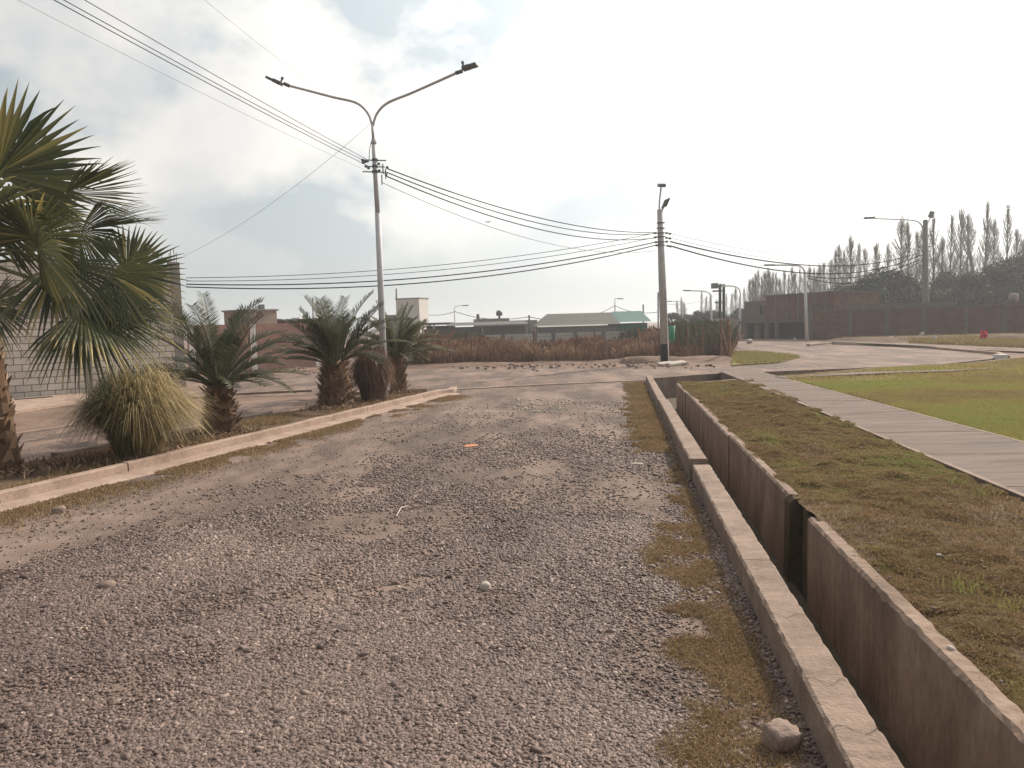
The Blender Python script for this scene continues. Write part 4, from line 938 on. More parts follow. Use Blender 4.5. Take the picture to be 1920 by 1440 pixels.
for i, (y0, y1, sag, r, lab) in enumerate(((521, 437, .42, .011, 'thin topmost cable from concrete pole toward block building'), (527, 445, .46, .011, 'thin second cable from concrete pole toward block building'), (533, 454, .54, .021, 'thick third cable from concrete pole toward block building'), (538, 460, .62, .021, 'thick lowest cable from concrete pole toward block building'))):
    cable(P(349, y0, 26.0), P(1229, y1, CY), sag, r, lab, M_cable, 40, gC)
gD = 'overhead cables from the concrete pole to the right pole'
for i, (y0, y1, sag, r, lab) in enumerate(((438, 463, .9, .010, 'faint topmost cable from concrete pole to the pole behind the brick wall'), (446, 470, 1.0, .010, 'faint second cable from concrete pole to the pole behind the brick wall'), (453, 474, 1.0, .028, 'thick upper cable sagging from concrete pole to the pole behind the brick wall'), (461, 480, 1.25, .028, 'thick lower cable sagging from concrete pole to the pole behind the brick wall'))):
    cable(P(1257, y0, CY), P(1722, y1, RY), sag, r, lab, M_cable if i > 1 else M_cablegrey, 40, gD)
cable(P(1722, 488, RY), P(1513, 518, 54), .6, .03, 'dark cable from the right pole down to the grey street lamp')
cable(P(1722, 492, RY), P(1513, 521, 54), .9, .03, 'lower dark cable from the right pole down to the grey street lamp')
cable(P(360, -20, 12), P(612, 176, LY+.3), .05, .003, 'hair thin wire slanting from the top edge to the left lamp arm', M_cablegrey)
cable(P(697, 230, LY), P(345, 480, 25), .25, .0045, 'hair thin wire slanting from the lamp top down to the block building rebar', M_cablegrey)
cable(P(800, 590, 84), P(853, 584, 85), .2, .03, 'distant cable from the white tower to the small lamp')
cable(P(853, 584, 85), P(992, 594, 70), .5, .03, 'distant cable from the small lamp to the dark mast')
cable(P(992, 594, 70), P(1153, 573, 90), .9, .03, 'distant cable over the curved roof shed')
cable(P(1153, 573, 90), P(1234, 585, 80), .4, .03, 'distant cable from the lamp mast to the thin mast')
cable(P(1251, 570, 60), P(1350, 548, 74), .4, .02, 'distant faint cable reaching the transformer poles', M_cablegrey)

# ------------------------------------------------------------------ block building on the left
c0 = G(0, 752); c1 = G(350, 726); c1.z = c0.z = 0
bd = (c1-c0).normalized(); rzb = math.atan2(bd.y, bd.x); L_ = (c1-c0).length
bl = thing('block_building', c0, 'unfinished grey concrete block building behind the fan palm', 'building', rz=rzb)
ZT = P(348, 497, c1.y).z; ZB = P(200, 588, (c0.y+c1.y)/2).z
b = MB(); b.box((-12, 0, 0), (L_-.30, .2, ZB-.12)); b.build('wall', M_block, bl)
b = MB(); b.box((-12, 0, ZB+.13), (L_-.30, .2, ZT-.0)); b.build('wall', M_block, bl)
b = MB(); b.box((-12, -.012, ZB-.117), (L_-.303, .21, ZB+.127)); b.build('ring_beam', M_rend, bl)
b = MB(); b.box((L_-.30, -.03, 0), (L_, .27, ZT+.1)); bev(b.build('column', M_rend, bl), .01)
b = MB(); b.box((L_-.2, .27, 0), (L_-.02, 8, ZT)); b.build('wall', M_block, bl)
b = MB(); b.box((-4.9, -.02, 0), (-4.6, .22, ZB-.12)); b.box((2.25, -.012, 0), (2.42, .215, 1.35)); b.build('column', M_rend, bl)
b = MB()
for (dx, h_) in ((-.05, .32), (-.12, .45), (-.22, .38), (-.27, .3), (-.5, .28), (-.65, .2), (-.9, .15)): b.tube([(L_+dx, .1, ZT), (L_+dx+.01, .1, ZT+h_+.1)], .012, 5)
b.build('rebar', M_dark, bl)
b = MB(); b.box((1.2, -.9, .0), (2.1, -.6, .012), c=(-1.0, -.2, .076)); o = b.build('drain_opening', M_darkwin); o.location = c0; o.rotation_euler = (0, 0, rzb); tag(o, 'dark drain slot in the pavement before the block building', 'drain')

# brick boundary wall left of centre, houses beyond
def bwall(name, pa, pb, h, th, m, label, posts=(), pm=None, ph=0):
    a_, c_ = Vector((pa[0], pa[1], 0)), Vector((pb[0], pb[1], 0)); d = c_-a_; o = thing(name, a_, label, 'wall', rz=math.atan2(d.y, d.x)); L_ = d.length
    b = MB(); b.box((0, 0, -.1), (L_, th, h)); b.build('wall_face', m, o)
    for f in posts:
        b = MB(); b.box((L_*f-.13, -.03, -.1), (L_*f+.13, th+.03, h+ph)); b.build('post', pm or M_rend, o)
    return o
w0, w1 = P(352, 640, 34), P(600, 640, 37)
bwall('brick_wall', w0, w1, P(450, 608, 35).z, .2, M_brickpink, 'pinkish brick boundary wall behind the date palms', (.03, .475, .98), M_white, .0)
def house(name, label, cxp, Y, w, d, z0, z1, rz, m, cat='house'):
    p = P(cxp, 600, Y); o = thing(name, (p.x, p.y, 0), label, cat, rz=rz); b = MB(); b.box((-w/2, 0, z0), (w/2, d, z1)); b.build('wall', m, o); return o
def hz(y, x, Y): return P(x, y, Y).z
def addbox(o, name, lo, hi, m): b = MB(); b.box(lo, hi); return b.build(name, m, o)
# far brick house: corner towards us at x=465
Yh = 50; pc = P(465, 600, Yh); zt = hz(583, 450, Yh)
hs = thing('flat_roof_house', (pc.x, pc.y, 0), 'tan flat roofed house with chimney above the pink brick wall', 'house', rz=math.radians(-38))
addbox(hs, 'wall', (-2.75, 0, 0), (0, 2.2, zt), mat('tan_render', (.30, .22, .18), (.36, .27, .22), scale=1)); rf_ = addbox(hs, 'roof', (-2.85, -.12, zt), (.12, 2.3, zt+.1), M_rend)
addbox(rf_, 'chimney', (-.6, 1.2, zt+.1), (-.3, 1.5, zt+.42), M_dark); addbox(hs, 'window', (-2.2, -.02, zt-.95), (-1.7, .02, zt-.4), M_darkwin)
lw_ = house('low_house', 'long low house with cluttered roof behind the pink brick wall', 540, 55, 4.2, 3, 0, hz(601, 540, 55), math.radians(-5), M_brick)
rf_ = addbox(lw_, 'roof', (-2.3, -.15, hz(601, 540, 55)), (2.2, 3.1, hz(601, 540, 55)+.1), M_dark); addbox(rf_, 'roof_block', (.2, .2, hz(601, 540, 55)+.1), (.8, .9, hz(596, 540, 55)), M_white); addbox(rf_, 'roof_block', (-1.1, .2, hz(601, 540, 55)+.1), (-.7, .6, hz(597, 540, 55)), M_rend)
# tower: corner at x=787
Yt = 80; pc = P(787, 600, Yt); zt = hz(560, 770, Yt)
tw_ = thing('white_tower', (pc.x, pc.y, 0), 'square pale tower block with one face bright in the sun', 'tower', rz=math.radians(-22))
addbox(tw_, 'wall', (-2.75, 0, 0), (0, 2.0, zt), M_white); addbox(tw_, 'roof', (-2.8, -.05, zt), (.05, 2.05, zt+.1), M_rend); addbox(tw_, 'annex', (-4.2, .3, 0), (-2.76, 1.8, zt-1.6), M_rend)
# sheds and walls in the middle distance
def gable(name, label, x0, x1, Y, y_eave, y_ridge, m, mr, depth=6, hip=0.0, xr0=None, cat='shed'):
    a_, c_ = P(x0, 620, Y), P(x1, 620, Y); o = thing(name, (a_.x, Y, 0), label, cat); w = c_.x-a_.x; ze = hz(y_eave, (x0+x1)/2, Y); zr = hz(y_ridge, (x0+x1)/2, Y); hp_ = (P(xr0, 620, Y).x-a_.x) if xr0 else 0
    addbox(o, 'wall', (0, 0, -.1), (w, depth, ze), m)
    b = MB(); vs = [(-.3, -.3, ze), (w+.3, -.3, ze), (w+.3, depth+.3, ze), (-.3, depth+.3, ze), (hp_, depth/2, zr), (w, depth/2, zr)]
    vs2 = [(x, y, z+.12) for x, y, z in vs]
    b.add([Vector(v) for v in vs2], [(0, 1, 5, 4), (2, 3, 4, 5), (3, 0, 4), (1, 2, 5), (3, 2, 1, 0)]); b.build('roof', mr, o); return o, w, ze, zr
M_roofgrey = mat('roof_grey', (.085, .085, .078), (.12, .12, .11), scale=1.5, rough=.8, stretch=(.2, 1, 1)); M_pale = mat('pale_panel', (.36, .35, .32), (.44, .43, .40), scale=.6, rough=.9)
gable('curved_roof_shed', 'long grey shed with sloping left roof end in the middle distance', 1010, 1157, 64, 612, 589, M_dark, M_roofgrey, 7, xr0=1030)
gable('teal_shed', 'teal green shed beside the long grey shed', 1157, 1214, 65, 606, 585, M_teal, M_teal, 6)
s_, w_, ze_, zr_ = gable('dark_shed', 'long dark shed with flat roof behind the dry field', 842, 985, 60, 612, 606, M_greysheet, M_roofgrey, 5)
s2 = house('carport', 'open dark carport beside the white tower', 818, 62, 2.4, 4, hz(609, 818, 62), hz(605, 818, 62), 0, M_dark, 'carport')
for x in (-1.1, -.2, 1.1): addbox(s2, 'post', (x-.06, .1, 0), (x+.06, .22, hz(609, 818, 62)), M_white)
addbox(s2, 'back_wall', (-1.2, 3.5, 0), (1.2, 3.7, hz(611, 818, 62)), M_rend)
h2 = house('tank_house', 'grey house with round water tank on its roof', 925, 72, 3.0, 4, 0, hz(597, 930, 72), math.radians(8), mat('mauve_render', (.26, .22, .20), (.32, .28, .26), scale=1))
b = MB(); zz_ = hz(597, 930, 72); b.tube([(.7, 1, zz_), (.7, 1, zz_+.28)], .10, 6); b.tube([(.7, 1, zz_+.25), (.7, 1, zz_+.55), (.7, 1, zz_+.75)], [.28, .32, .18], 12); b.build('water_tank', M_dark, h2, smooth=True)
addbox(h2, 'chimney', (-1.5, .5, zz_), (-1.25, .8, zz_+.45), M_dark); addbox(h2, 'wing', (1.51, .2, 0), (4.2, 3.5, hz(601, 960, 72)), M_rend)
w0, w1 = P(905, 640, 52), P(1218, 640, 53)
bwall('panel_wall', w0, w1, P(1060, 624, 52).z, .12, M_pale, 'pale concrete panel wall with dark posts behind the dry field', (0, .12, .31, .42, .55, .72, .88, 1), M_dark, .05)
w0, w1 = P(795, 640, 55), P(905, 640, 54)
bwall('low_wall', w0, w1, P(850, 616, 55).z, .12, M_greysheet, 'low dark grey wall at the left end of the pale panel wall', (), None)

# dry field in front: brush stems and green-grey shrubs
def brush(name, n, xr, yr, hfn, m, label, w=.035, tone=(.45, .2), lean=.35):
    y = yr[0]+rng.random(n)*(yr[1]-yr[0]); px = xr[0]+rng.random(n)*(xr[1]-xr[0]); x = (px-960)/1440*y
    f = fbm(x*.35, y*.45, 131, 4); hh = hfn(px, y)*(.1+1.5*f)*(.6+.5*rng.random(n)); k = (f > .40) & (rng.random(n) < .9); x, y, hh = x[k], y[k], hh[k]; n = len(x)
    az = rng.random(n)*6.283; ln = np.abs(rng.normal(0, lean, n)); dx, dy = np.cos(az)*ln*hh, np.sin(az)*ln*hh; th = rng.random(n)*6.283; wx, wy = np.cos(th)*w/2, np.sin(th)*w/2
    Vv = np.stack([np.stack([x-wx, y-wy, x*0-.02], 1), np.stack([x+wx, y+wy, x*0-.02], 1), np.stack([x+wx*.7+dx, y+wy*.7+dy, hh], 1), np.stack([x-wx*.7+dx*1.1, y-wy*.7+dy, hh*.96], 1)], 1).reshape(-1, 3)
    F = np.arange(n)[:, None]*4+np.array([[0, 1, 2, 3]]); tn = np.clip(tone[0]+(fbm(x*.5, y*.5, 140)-.5)*1.2+rng.normal(0, tone[1], n), 0, 1)
    o = np_obj(name, Vv, F, m, attrs={'tone': np.repeat(tn, 4)}); tag(o, label, 'dry brush', kind='stuff')
brush('dry_brush', 42000, (690, 1372), (33.8, 46), lambda px, y: np.interp(px, [690, 840, 1000, 1200, 1260, 1372], [1.15, 1.0, .62, .85, .9, .8])*np.clip(.35+1.3*fbm(px*.02, y*.3, 160, 3), .4, 1.25), M_brush, 'rust coloured dry brush filling the fenced field')
M_shrub = mat('shrub_leaf', (.07, .075, .05), (.12, .12, .08), c3=(.19, .16, .11), attr='tone', rough=.8)
brush('grey_shrubs', 16000, (800, 1240), (46.5, 51), lambda px, y: np.interp(px, [800, 900, 960, 1000, 1150, 1180, 1240], [1.2, 1.1, .6, .4, .5, 1.1, 1.2]), M_shrub, 'grey green scrub in front of the pale panel wall', .03, (.4, .25), .25)
brush('corner_scrub', 8000, (1262, 1368), (36, 46), lambda px, y: np.full(len(px), 1.25), M_shrub, 'tall sparse olive scrub behind the corner fence', .018, (.6, .25), .2)
# low earth bank along the field
def mound(name, px0, px1, Y0, Y1, h, seed, m, sc=.6, label=None):
    nu, nv = 70, 12; Vv = []
    for i in range(nu+1):
        for j in range(nv+1):
            t, s = i/nu, j/nv; Y = Y0+(Y1-Y0)*s; x = ((px0+(px1-px0)*t)-960)/1440*(Y0+Y1)/2; Vv.append((x, Y, 0))
    Vv = np.array(Vv); s = np.tile(np.linspace(0, 1, nv+1), nu+1); t = np.repeat(np.linspace(0, 1, nu+1), nv+1)
    Vv[:, 2] = -.03+h*np.sin(np.pi*s)**.8*(.35+1.1*fbm(Vv[:, 0]*sc, Vv[:, 1]*sc, seed, 5))*np.clip(np.sin(np.pi*t)*6, 0, 1)
    F = []
    for i in range(nu):
        for j in range(nv): a_ = i*(nv+1)+j; F.append((a_, a_+nv+1, a_+nv+2, a_+1))
    o = np_obj(name, Vv, F, m, smooth=True); tag(o, kind='structure'); return o
mound('earth_bank', 540, 1240, 32.6, 34.6, .16, 3, M_dirt)
mound('earth_bank', 1262, 1372, 31.5, 34.0, .22, 4, M_dirt)
mound('earth_bank', 1560, 1990, 47, 53, .30, 8, M_verge, .35)
mound('earth_bank', 1860, 2300, 40, 47, .42, 9, M_verge, .3)
mound('earth_bank', 1160, 1330, 31.8, 33.2, .30, 14, M_dirt, 1.1)
pts = []
for i in range(210):
    x = random.choice((random.uniform(760, 1340), random.gauss(1190, 60), random.gauss(960, 50))); p = G(x, random.gauss(688, 3)); pts.append((p.x, p.y, .06))
for i in range(120):
    p = G(random.uniform(380, 620), random.uniform(690, 700)); pts.append((p.x, p.y, .05))
stones('rubble', pts, 'scattered pale rubble along the edge of the dry field', M_stone, .055)
pts = [(G(random.uniform(960, 1110), random.uniform(748, 775)).x, G(1000, random.uniform(748, 775)).y, .01) for i in range(260)]
stones('pale_gravel_patch', pts, 'patch of whitish larger pebbles on the road near its end', M_whitestone, .022)

# fence around the field
fa = [P(887, 700, 34), P(1002, 700, 34.1), P(1117, 700, 34.3), P(1200, 700, 34.2), P(1290, 700, 33.6), P(1318, 700, 33.9), P(1352, 700, 34), P(1368, 690, 33)]
fe = thing('wire_fence', (fa[0].x, fa[0].y, 0), 'rusty wire fence with thin posts around the dry field, two stout posts at its corner', 'fence')
for i, p in enumerate([P(780, 700, 34)]+fa):
    b = MB(fe.location); h_ = 1.45 if i < 7 else 1.75; r_ = .035 if i < 8 else .07; q = Vector((p.x, p.y, -.1)); b.tube([q, q+Vector((random.uniform(-.04, .04), 0, h_+.1))], r_, 6); b.build('post', M_bark, fe)
b = MB(fe.location)
line = [P(780, 700, 34)]+fa
for z in (.3, .6, .9, 1.2, 1.4):
    b.tube([Vector((p.x, p.y, z)) for p in line], .006, 4)
b.tube([Vector((fa[-1].x, fa[-1].y, .1)), Vector((fa[-2].x, fa[-2].y, 1.5))], .03, 5)
b.build('wire', M_bark, fe)
gp = P(1259, 600, 36); o_ = thing('green_bin', (gp.x, gp.y, 0), 'green hanging bin just right of the concrete pole', 'bin')
zA, zB = hz(645, 1259, 36), hz(611, 1259, 36)
b = MB(o_.location); b.tube([Vector((gp.x, gp.y, zA)), Vector((gp.x, gp.y, zA+.1)), Vector((gp.x, gp.y, zB))], [.10, .14, .17], 14); b.build('body', M_greenp, o_, smooth=True)
b = MB(o_.location); b.tube([Vector((gp.x, gp.y+.2, 0)), Vector((gp.x, gp.y+.2, zB+.1))], .03, 6); b.build('post', M_dark, o_)

# ------------------------------------------------------------------ right side: two storey house and long brick wall
pA, pB = P(1390, 640, 66), P(1562, 640, 58); a_ = Vector((pA.x, pA.y, 0)); c_ = Vector((pB.x, pB.y, 0)); d = c_-a_; Lh = d.length
hb = thing('two_storey_house', a_, 'two storey brick and grey house with dark garage openings', 'house', rz=math.atan2(d.y, d.x))
fx = lambda x: Lh*(x-1390)/172.0
zt0 = hz(552, 1500, 61); zm = hz(601, 1480, 62); dp = 5.5
addbox(hb, 'brick_upper_wall', (fx(1440), 0, zm), (Lh, dp, zt0), M_brick)
addbox(hb, 'parapet', (fx(1438), -.05, zt0), (Lh+.05, dp+.05, zt0+.09), M_rend2)
addbox(hb, 'grey_upper_wall', (fx(1392), .3, zm), (fx(1440)-.003, dp, zt0-.35), M_rend2)
addbox(hb, 'slab', (fx(1388), -.35, zm-.14), (Lh, .0, zm), M_rend2)
for x0, x1 in ((1390, 1403), (1418, 1428), (1438, 1448), (1458, 1466), (1553, 1562)): addbox(hb, 'pillar', (fx(x0), -.05, -.1), (fx(x1), .5, zm-.142), M_rend2)
for x0, x1 in ((1403, 1418), (1428, 1438), (1448, 1458), (1466, 1553)): addbox(hb, 'garage_opening', (fx(x0)+.003, .32, 0), (fx(x1)-.003, .42, zm-.145), M_darkwin)
for x0, x1 in ((1424, 1428), (1434, 1438)): addbox(hb, 'window', (fx(x0), .27, zm+.5), (fx(x1), .32, zm+1.25), M_darkwin)
for x in (1460, 1480, 1502, 1530, 1550): addbox(hb, 'concrete_post', (fx(x)-.1, -.015, zm+.003), (fx(x)+.1, -.001, zt0-.003), M_rend2)
for x in (1426, 1433, 1439): addbox(hb, 'rebar_post', (fx(x)-.03, .5, zt0-.347), (fx(x)+.03, .56, zt0+.1), M_orange)
gb_ = P(1376, 600, 60); g1 = house('gate_block', 'small grey block room left of the two storey house', 1376, 60, .95, 2, 0, hz(597, 1376, 60), .1, M_rend); addbox(g1, 'door', (-.3, -.02, 0), (.3, .0, 1.0), M_darkwin)
w0, w1 = P(1520, 640, 57), P(2250, 640, 52)
zw = hz(581, 1600, 57); zw2 = zw
bw = bwall('long_brick_wall', w0, w1, zw, .25, M_brick, 'long dark red brick wall with grey posts on the right', (0, .11, .21, .31, .42, .52, .63, .73, .84), M_rend2, .0)
addbox(bw, 'coping', (0, -.04, zw), ((w1-w0).length, .29, zw+.08), M_rend2)
w0, w1 = P(1520, 640, 59.0), P(1790, 640, 58.5)
bwall('inner_wall', w0, w1, hz(568, 1700, 58.7), .2, M_rend2, 'grey wall rising behind the long brick wall', (1,), M_rend2)
wt = thing('tank_stand', (P(1908, 600, 56).x, 56, 0), 'brick stand with white water tank at the far right above the wall', 'water tank')
q = P(1908, 600, 56); addbox(wt, 'stand', (-.9, 0, 0), (1.2, 1, hz(567, 1908, 56)), M_brick)
b = MB(); zt_ = hz(567, 1908, 56); b.tube([(0, .5, zt_), (0, .5, zt_+.35), (0, .5, zt_+.62), (0, .5, zt_+.7)], [.3, .32, .30, .12], 12); b.build('tank', M_rend, wt, smooth=True)
for (x, y, s, lab) in ((1405, 640, .34, 'white rubble pile by the grey block room'), (1671, 634, .26, 'white concrete lump at the earth bank before the brick wall'), (1729, 630, .30, 'upright white lump in front of the brick wall'), (1752, 636, .24, 'pale lump right of the upright one'), (1834, 634, .10, 'small white lump left of the red cloth'), (1490, 636, .14, 'short white stake before the garage')):
    p = G(x, y+6, 0) if y > 625 else G(x, 637)
    Yq = min(p.y, 52 if x > 1500 else 60); q = P(x, y, Yq)
    bm = bmesh.new(); bmesh.ops.create_icosphere(bm, subdivisions=2, radius=s*.6)
    for v_ in bm.verts: v_.co *= random.uniform(.75, 1.2); v_.co.z *= .8 if 'upright' not in lab and 'stake' not in lab else 1.5
    me = bpy.data.meshes.new('lump'); bm.to_mesh(me); bm.free(); me.materials.append(M_whitestone); o = bpy.data.objects.new('concrete_lump', me); COL.objects.link(o); o.location = (q.x, q.y, max(.1, q.z)); tag(o, lab, 'rubble')
rq = P(1845, 630, 44); ro2 = thing('red_flag', (rq.x, rq.y, 0), 'bright red cloth on a short stake on the earth bank before the brick wall', 'flag')
b = MB(ro2.location); b.tube([Vector((rq.x, rq.y, 0)), Vector((rq.x, rq.y, rq.z+.35))], .025, 6); b.build('stake', M_dark, ro2)
b = MB(ro2.location); vs = []; fs = []
for i in range(9):
    for j in range(7): vs.append(Vector((rq.x-.22+.44*i/8*(1-.25*abs(j-3)/3), rq.y-.04+.06*math.sin(i*1.3+j), rq.z-.15+.45*j/6+.04*math.sin(i))))
for i in range(8):
    for j in range(6): a2 = i*7+j; fs.append((a2, a2+7, a2+8, a2+1))
b.add(vs, fs); o = b.build('cloth', M_red, ro2); sm_ = o.modifiers.new('solid', 'SOLIDIFY'); sm_.thickness = .02

# ------------------------------------------------------------------ trees
def poplar_mesh(seed, H_, wd, n):
    r = random.Random(seed); tb = MB(); tb.tube([(0, 0, 0), (.03*H_*r.uniform(-.4, .4), 0, H_*.5), (0, 0, H_*.97)], [.20, .11, .02], 6)
    Vv = []; F = []
    def seg(p0, p1, w0, w1):
        p0, p1 = np.array(p0), np.array(p1); b_ = len(Vv)
        a1 = np.array([1, 0, 0]); a2 = np.array([-.5, .866, 0]); a3 = np.array([-.5, -.866, 0])
        for a_ in (a1, a2, a3): Vv.append(p0+a_*w0)
        for a_ in (a1, a2, a3): Vv.append(p1+a_*w1)
        for k in range(3): F.append((b_+k, b_+(k+1) % 3, b_+3+(k+1) % 3, b_+3+k))
    for i in range(n):
        t = .10+.86*r.random()**.9; z = H_*t; az = r.random()*6.283; env = wd*(math.sin(math.pi*min(1, t*1.02+.02))**.5)*(1-.55*t); o = env*r.uniform(.5, 1.15); l = r.uniform(.10, .20)*H_*(1.1-.5*t)
        p1 = (math.cos(az)*o*.55, math.sin(az)*o*.55, z+l*.45); p2 = (math.cos(az)*o, math.sin(az)*o, z+l)
        p3 = (math.cos(az)*o*1.02+r.uniform(-.1, .1), math.sin(az)*o, z+l*1.35); seg((0, 0, z), p1, .036, .028); seg(p1, p2, .028, .017); seg(p2, p3, .017, .006)
        for q in range(3):
            f = r.random(); s_ = [p1[j]+(p2[j]-p1[j])*f for j in range(3)]; a2 = r.random()*6.28; seg(s_, (s_[0]+math.cos(a2)*.22*wd, s_[1]+math.sin(a2)*.22*wd, s_[2]+r.uniform(.4, 1.1)), .016, .005)
    return tb, np.array(Vv), np.array(F)
GP = 'bare poplars in a row behind the brick wall'
plist = []
protos = []
for i in range(5):
    tb, Vv, F = poplar_mesh(30+i, 12, (1.7, 1.4, 2.0, 1.2, 1.6)[i], (190, 140, 220, 110, 160)[i])
    o = thing('poplar_tree', (0, 0, 0), 'x', 'tree', GP); tb.build('trunk', M_pop, o); np_obj('crown', Vv, F, M_pop, o); protos.append(o)
ptrees = [(1572, 470), (1582, 480), (1596, 455), (1610, 468), (1622, 475), (1642, 466), (1662, 470), (1690, 422), (1703, 430), (1716, 445), (1727, 440), (1748, 420), (1763, 455), (1779, 418), (1800, 406), (1812, 415), (1846, 396), (1860, 425), (1887, 400), (1905, 440), (1915, 460), (1935, 430), (1960, 410), (1990, 420),
          (1405, 530), (1416, 520), (1428, 526), (1440, 512), (1448, 518), (1471, 515), (1485, 508), (1500, 512), (1520, 508), (1532, 520), (1546, 500), (1556, 495), (1397, 545), (1411, 528), (1422, 515), (1434, 516), (1444, 524), (1455, 520), (1463, 528), (1478, 522), (1492, 518), (1509, 515), (1526, 512), (1538, 505), (1565, 480), (1372, 555), (1380, 545), (1332, 560), (1345, 566), (1316, 552), (1324, 560), (1270, 568), (1278, 562), (1284, 570), (1362, 556)]
order = sorted(range(len(ptrees)), key=lambda i: ptrees[i][0])
def where(x):
    if x < 1300: return 'far left of the side road'
    if x < 1400: return 'near the transformer poles'
    if x < 1565: return 'behind the two storey house'
    if x < 1730: return 'left of the thick pole behind the brick wall'
    return 'right of the thick pole behind the brick wall'
ordn = ['first', 'second', 'third', 'fourth', 'fifth', 'sixth', 'seventh', 'eighth', 'ninth', 'tenth', 'eleventh', 'twelfth', 'thirteenth', 'fourteenth', 'fifteenth', 'sixteenth', 'seventeenth', 'eighteenth', 'nineteenth', 'twentieth', 'twenty-first', 'twenty-second', 'twenty-third', 'twenty-fourth', 'twenty-fifth', 'twenty-sixth', 'twenty-seventh', 'twenty-eighth', 'twenty-ninth', 'thirtieth']
cntr = {}
for k, i in enumerate(order):
    x, yt = ptrees[i]; Y = 84+((i*37) % 14) if x > 1560 else 96+((i*29) % 12)
    if x < 1400: Y = 120
    pr = protos[i % 5]; o = pr if k == protos.index(pr) and False else copy_tree(pr)
    zt_ = hz(yt, x, Y); sc = zt_/12.0; q = P(x, 600, Y); o.location = (q.x, Y, 0); wsc = sc*random.uniform(.85, 1.1)
    o.scale = (wsc, wsc, sc); o.rotation_euler = (0, random.uniform(-.02, .02), random.random()*6.28)
    w_ = where(x); cntr[w_] = cntr.get(w_, -1)+1
    o['label'] = 'bare upright poplar, %s from the left %s' % (ordn[cntr[w_]], w_)
for pr in protos:
    for ch in list(pr.children): bpy.data.objects.remove(ch)
    bpy.data.objects.remove(pr)
# leaning trunk
b = MB((P(1836, 600, 88).x, 88, 0)); q0 = P(1836, 560, 88); q0.z = 0; b.tube(arc([q0, P(1830, 540, 88), P(1822, 500, 88), P(1818, 470, 88), P(1812, 450, 88)]), [.25]*12+[.2]*12+[.12]*9, 6); tag(b.build('leaning_trunk', M_pop), 'dark bare leaning trunk among the poplars right of the thick pole', 'tree')
def ever_mesh(seed, R, Hc, n, leaf=.34):
    g = np.random.default_rng(seed); K = 26
    cz = Hc*(.18+.74*g.random(K)); ca = g.random(K)*6.283; cr = R*(.25+.6*g.random(K))*np.sqrt(np.clip(1-((cz/Hc-.42)/.62)**2, .05, 1)); cc = np.stack([np.cos(ca)*cr, np.sin(ca)*cr, cz], 1); rs = R*(.22+.24*g.random(K))
    idx = g.integers(0, K, n); d = g.normal(0, 1, (n, 3)); d /= np.linalg.norm(d, axis=1)[:, None]; rr = rs[idx]*(.55+.5*g.random(n))
    c = cc[idx]+d*rr[:, None]*np.array([1, 1, .85]); a = g.normal(0, 1, (n, 3)); a /= np.linalg.norm(a, axis=1)[:, None]; b_ = np.cross(a, d+g.normal(0, .4, (n, 3))); b_ /= np.linalg.norm(b_, axis=1)[:, None]+1e-6
    s = leaf*(.5+.8*g.random(n))[:, None]; Vv = np.stack([c-a*s*.5, c+b_*s*.35, c+a*s*.6, c-b_*s*.35], 1).reshape(-1, 3); F = np.arange(n)[:, None]*4+np.array([[0, 1, 2, 3]])
    return Vv, F, np.repeat(np.clip(g.normal(.25, .15, n)+.45*g.random(K)[idx], 0, 1), 4)
GE = 'dark evergreen trees behind the brick wall'
eprot = []
for i in range(3):
    o = thing('evergreen_tree', (0, 0, 0), 'x', 'tree', GE); tb = MB(); tb.tube([(0, 0, 0), (.1, 0, 2), (0, .1, 4)], [.3, .2, .08], 7)
    for q in range(5): a2 = q*1.25; tb.tube([(0, 0, 1.2+q*.4), (math.cos(a2)*1.1, math.sin(a2)*1.1, 2.4+q*.4)], [.1, .03], 5)
    tb.build('trunk', M_bark, o); Vv, F, tn = ever_mesh(60+i, 2.8, 6, 9500, .24); np_obj('crown', Vv, F, M_ever, o, attrs={'tone': tn}); eprot.append(o)
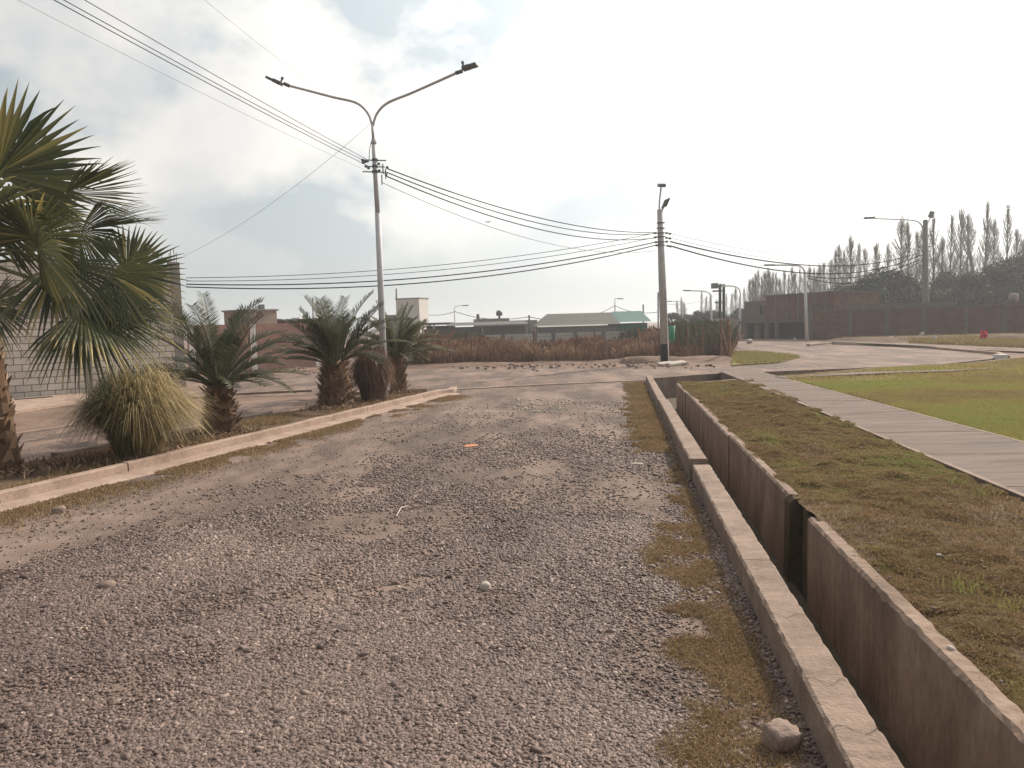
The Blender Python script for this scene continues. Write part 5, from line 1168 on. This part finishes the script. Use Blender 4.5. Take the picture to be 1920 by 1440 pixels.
et = [(1570, 545, 2.2), (1600, 535, 2.4), (1632, 520, 2.8), (1660, 508, 3), (1690, 520, 2.8), (1712, 530, 2.4), (1765, 515, 3), (1790, 508, 3), (1815, 515, 2.8), (1838, 520, 2.6), (1870, 500, 3.2), (1895, 488, 3.4), (1925, 480, 3.4), (1965, 490, 3.4), (1740, 540, 2.4), (1850, 540, 2.6), (1905, 545, 3), (1780, 545, 2.8), (1265, 588, 2), (1290, 590, 1.6), (1325, 580, 2.6), (1345, 585, 2.2), (1372, 590, 2.0), (1395, 575, 2), (1620, 555, 2.4), (1680, 555, 2.6)]
et.sort(); ce = {}
for k, (x, yt, R) in enumerate(et):
    Y = 74+(k*31) % 9 if x > 1560 else 98+(k*13) % 8
    o = copy_tree(eprot[k % 3]); q = P(x, 600, Y); zt_ = hz(yt, x, Y); o.location = (q.x, Y, 0); o.scale = (R/2.8*.85, R/2.8*.85, zt_/6); o.rotation_euler = (0, 0, k*1.9)
    w_ = where(x); ce[w_] = ce.get(w_, -1)+1; o['label'] = 'dark bushy evergreen, %s from the left %s' % (ordn[ce[w_]], w_)
for pr in eprot:
    for ch in list(pr.children): bpy.data.objects.remove(ch)
    bpy.data.objects.remove(pr)
# bird
q = P(915, 416, 60); b = MB(q); b.add([q+Vector(v) for v in ((0, 0, 0), (.35, .1, .12), (.15, .15, .02), (-.35, .1, .12), (-.15, .15, .02), (0, -.2, 0), (0, .25, -.02), (0, 0, -.08))], [(0, 1, 2), (0, 4, 3), (5, 2, 6, 4), (5, 7, 2), (7, 6, 2), (5, 4, 7), (4, 6, 7)]); tag(b.build('bird', M_black), 'tiny dark bird flying above the cables', 'bird')

# ------------------------------------------------------------------ haze
hm = bpy.data.materials.new('haze'); hm.use_nodes = True; t_ = hm.node_tree; t_.nodes.clear()
pv = t_.nodes.new('ShaderNodeVolumePrincipled'); pv.inputs['Color'].default_value = (.90, .95, 1.0, 1); pv.inputs['Density'].default_value = .0012; pv.inputs['Anisotropy'].default_value = .35
t_.links.new(pv.outputs[0], t_.nodes.new('ShaderNodeOutputMaterial').inputs['Volume'])
b = MB(); b.box((-905, -65, -1.5), (905, 1505, 22)); ho = b.build('haze', hm); tag(ho, kind='stuff')
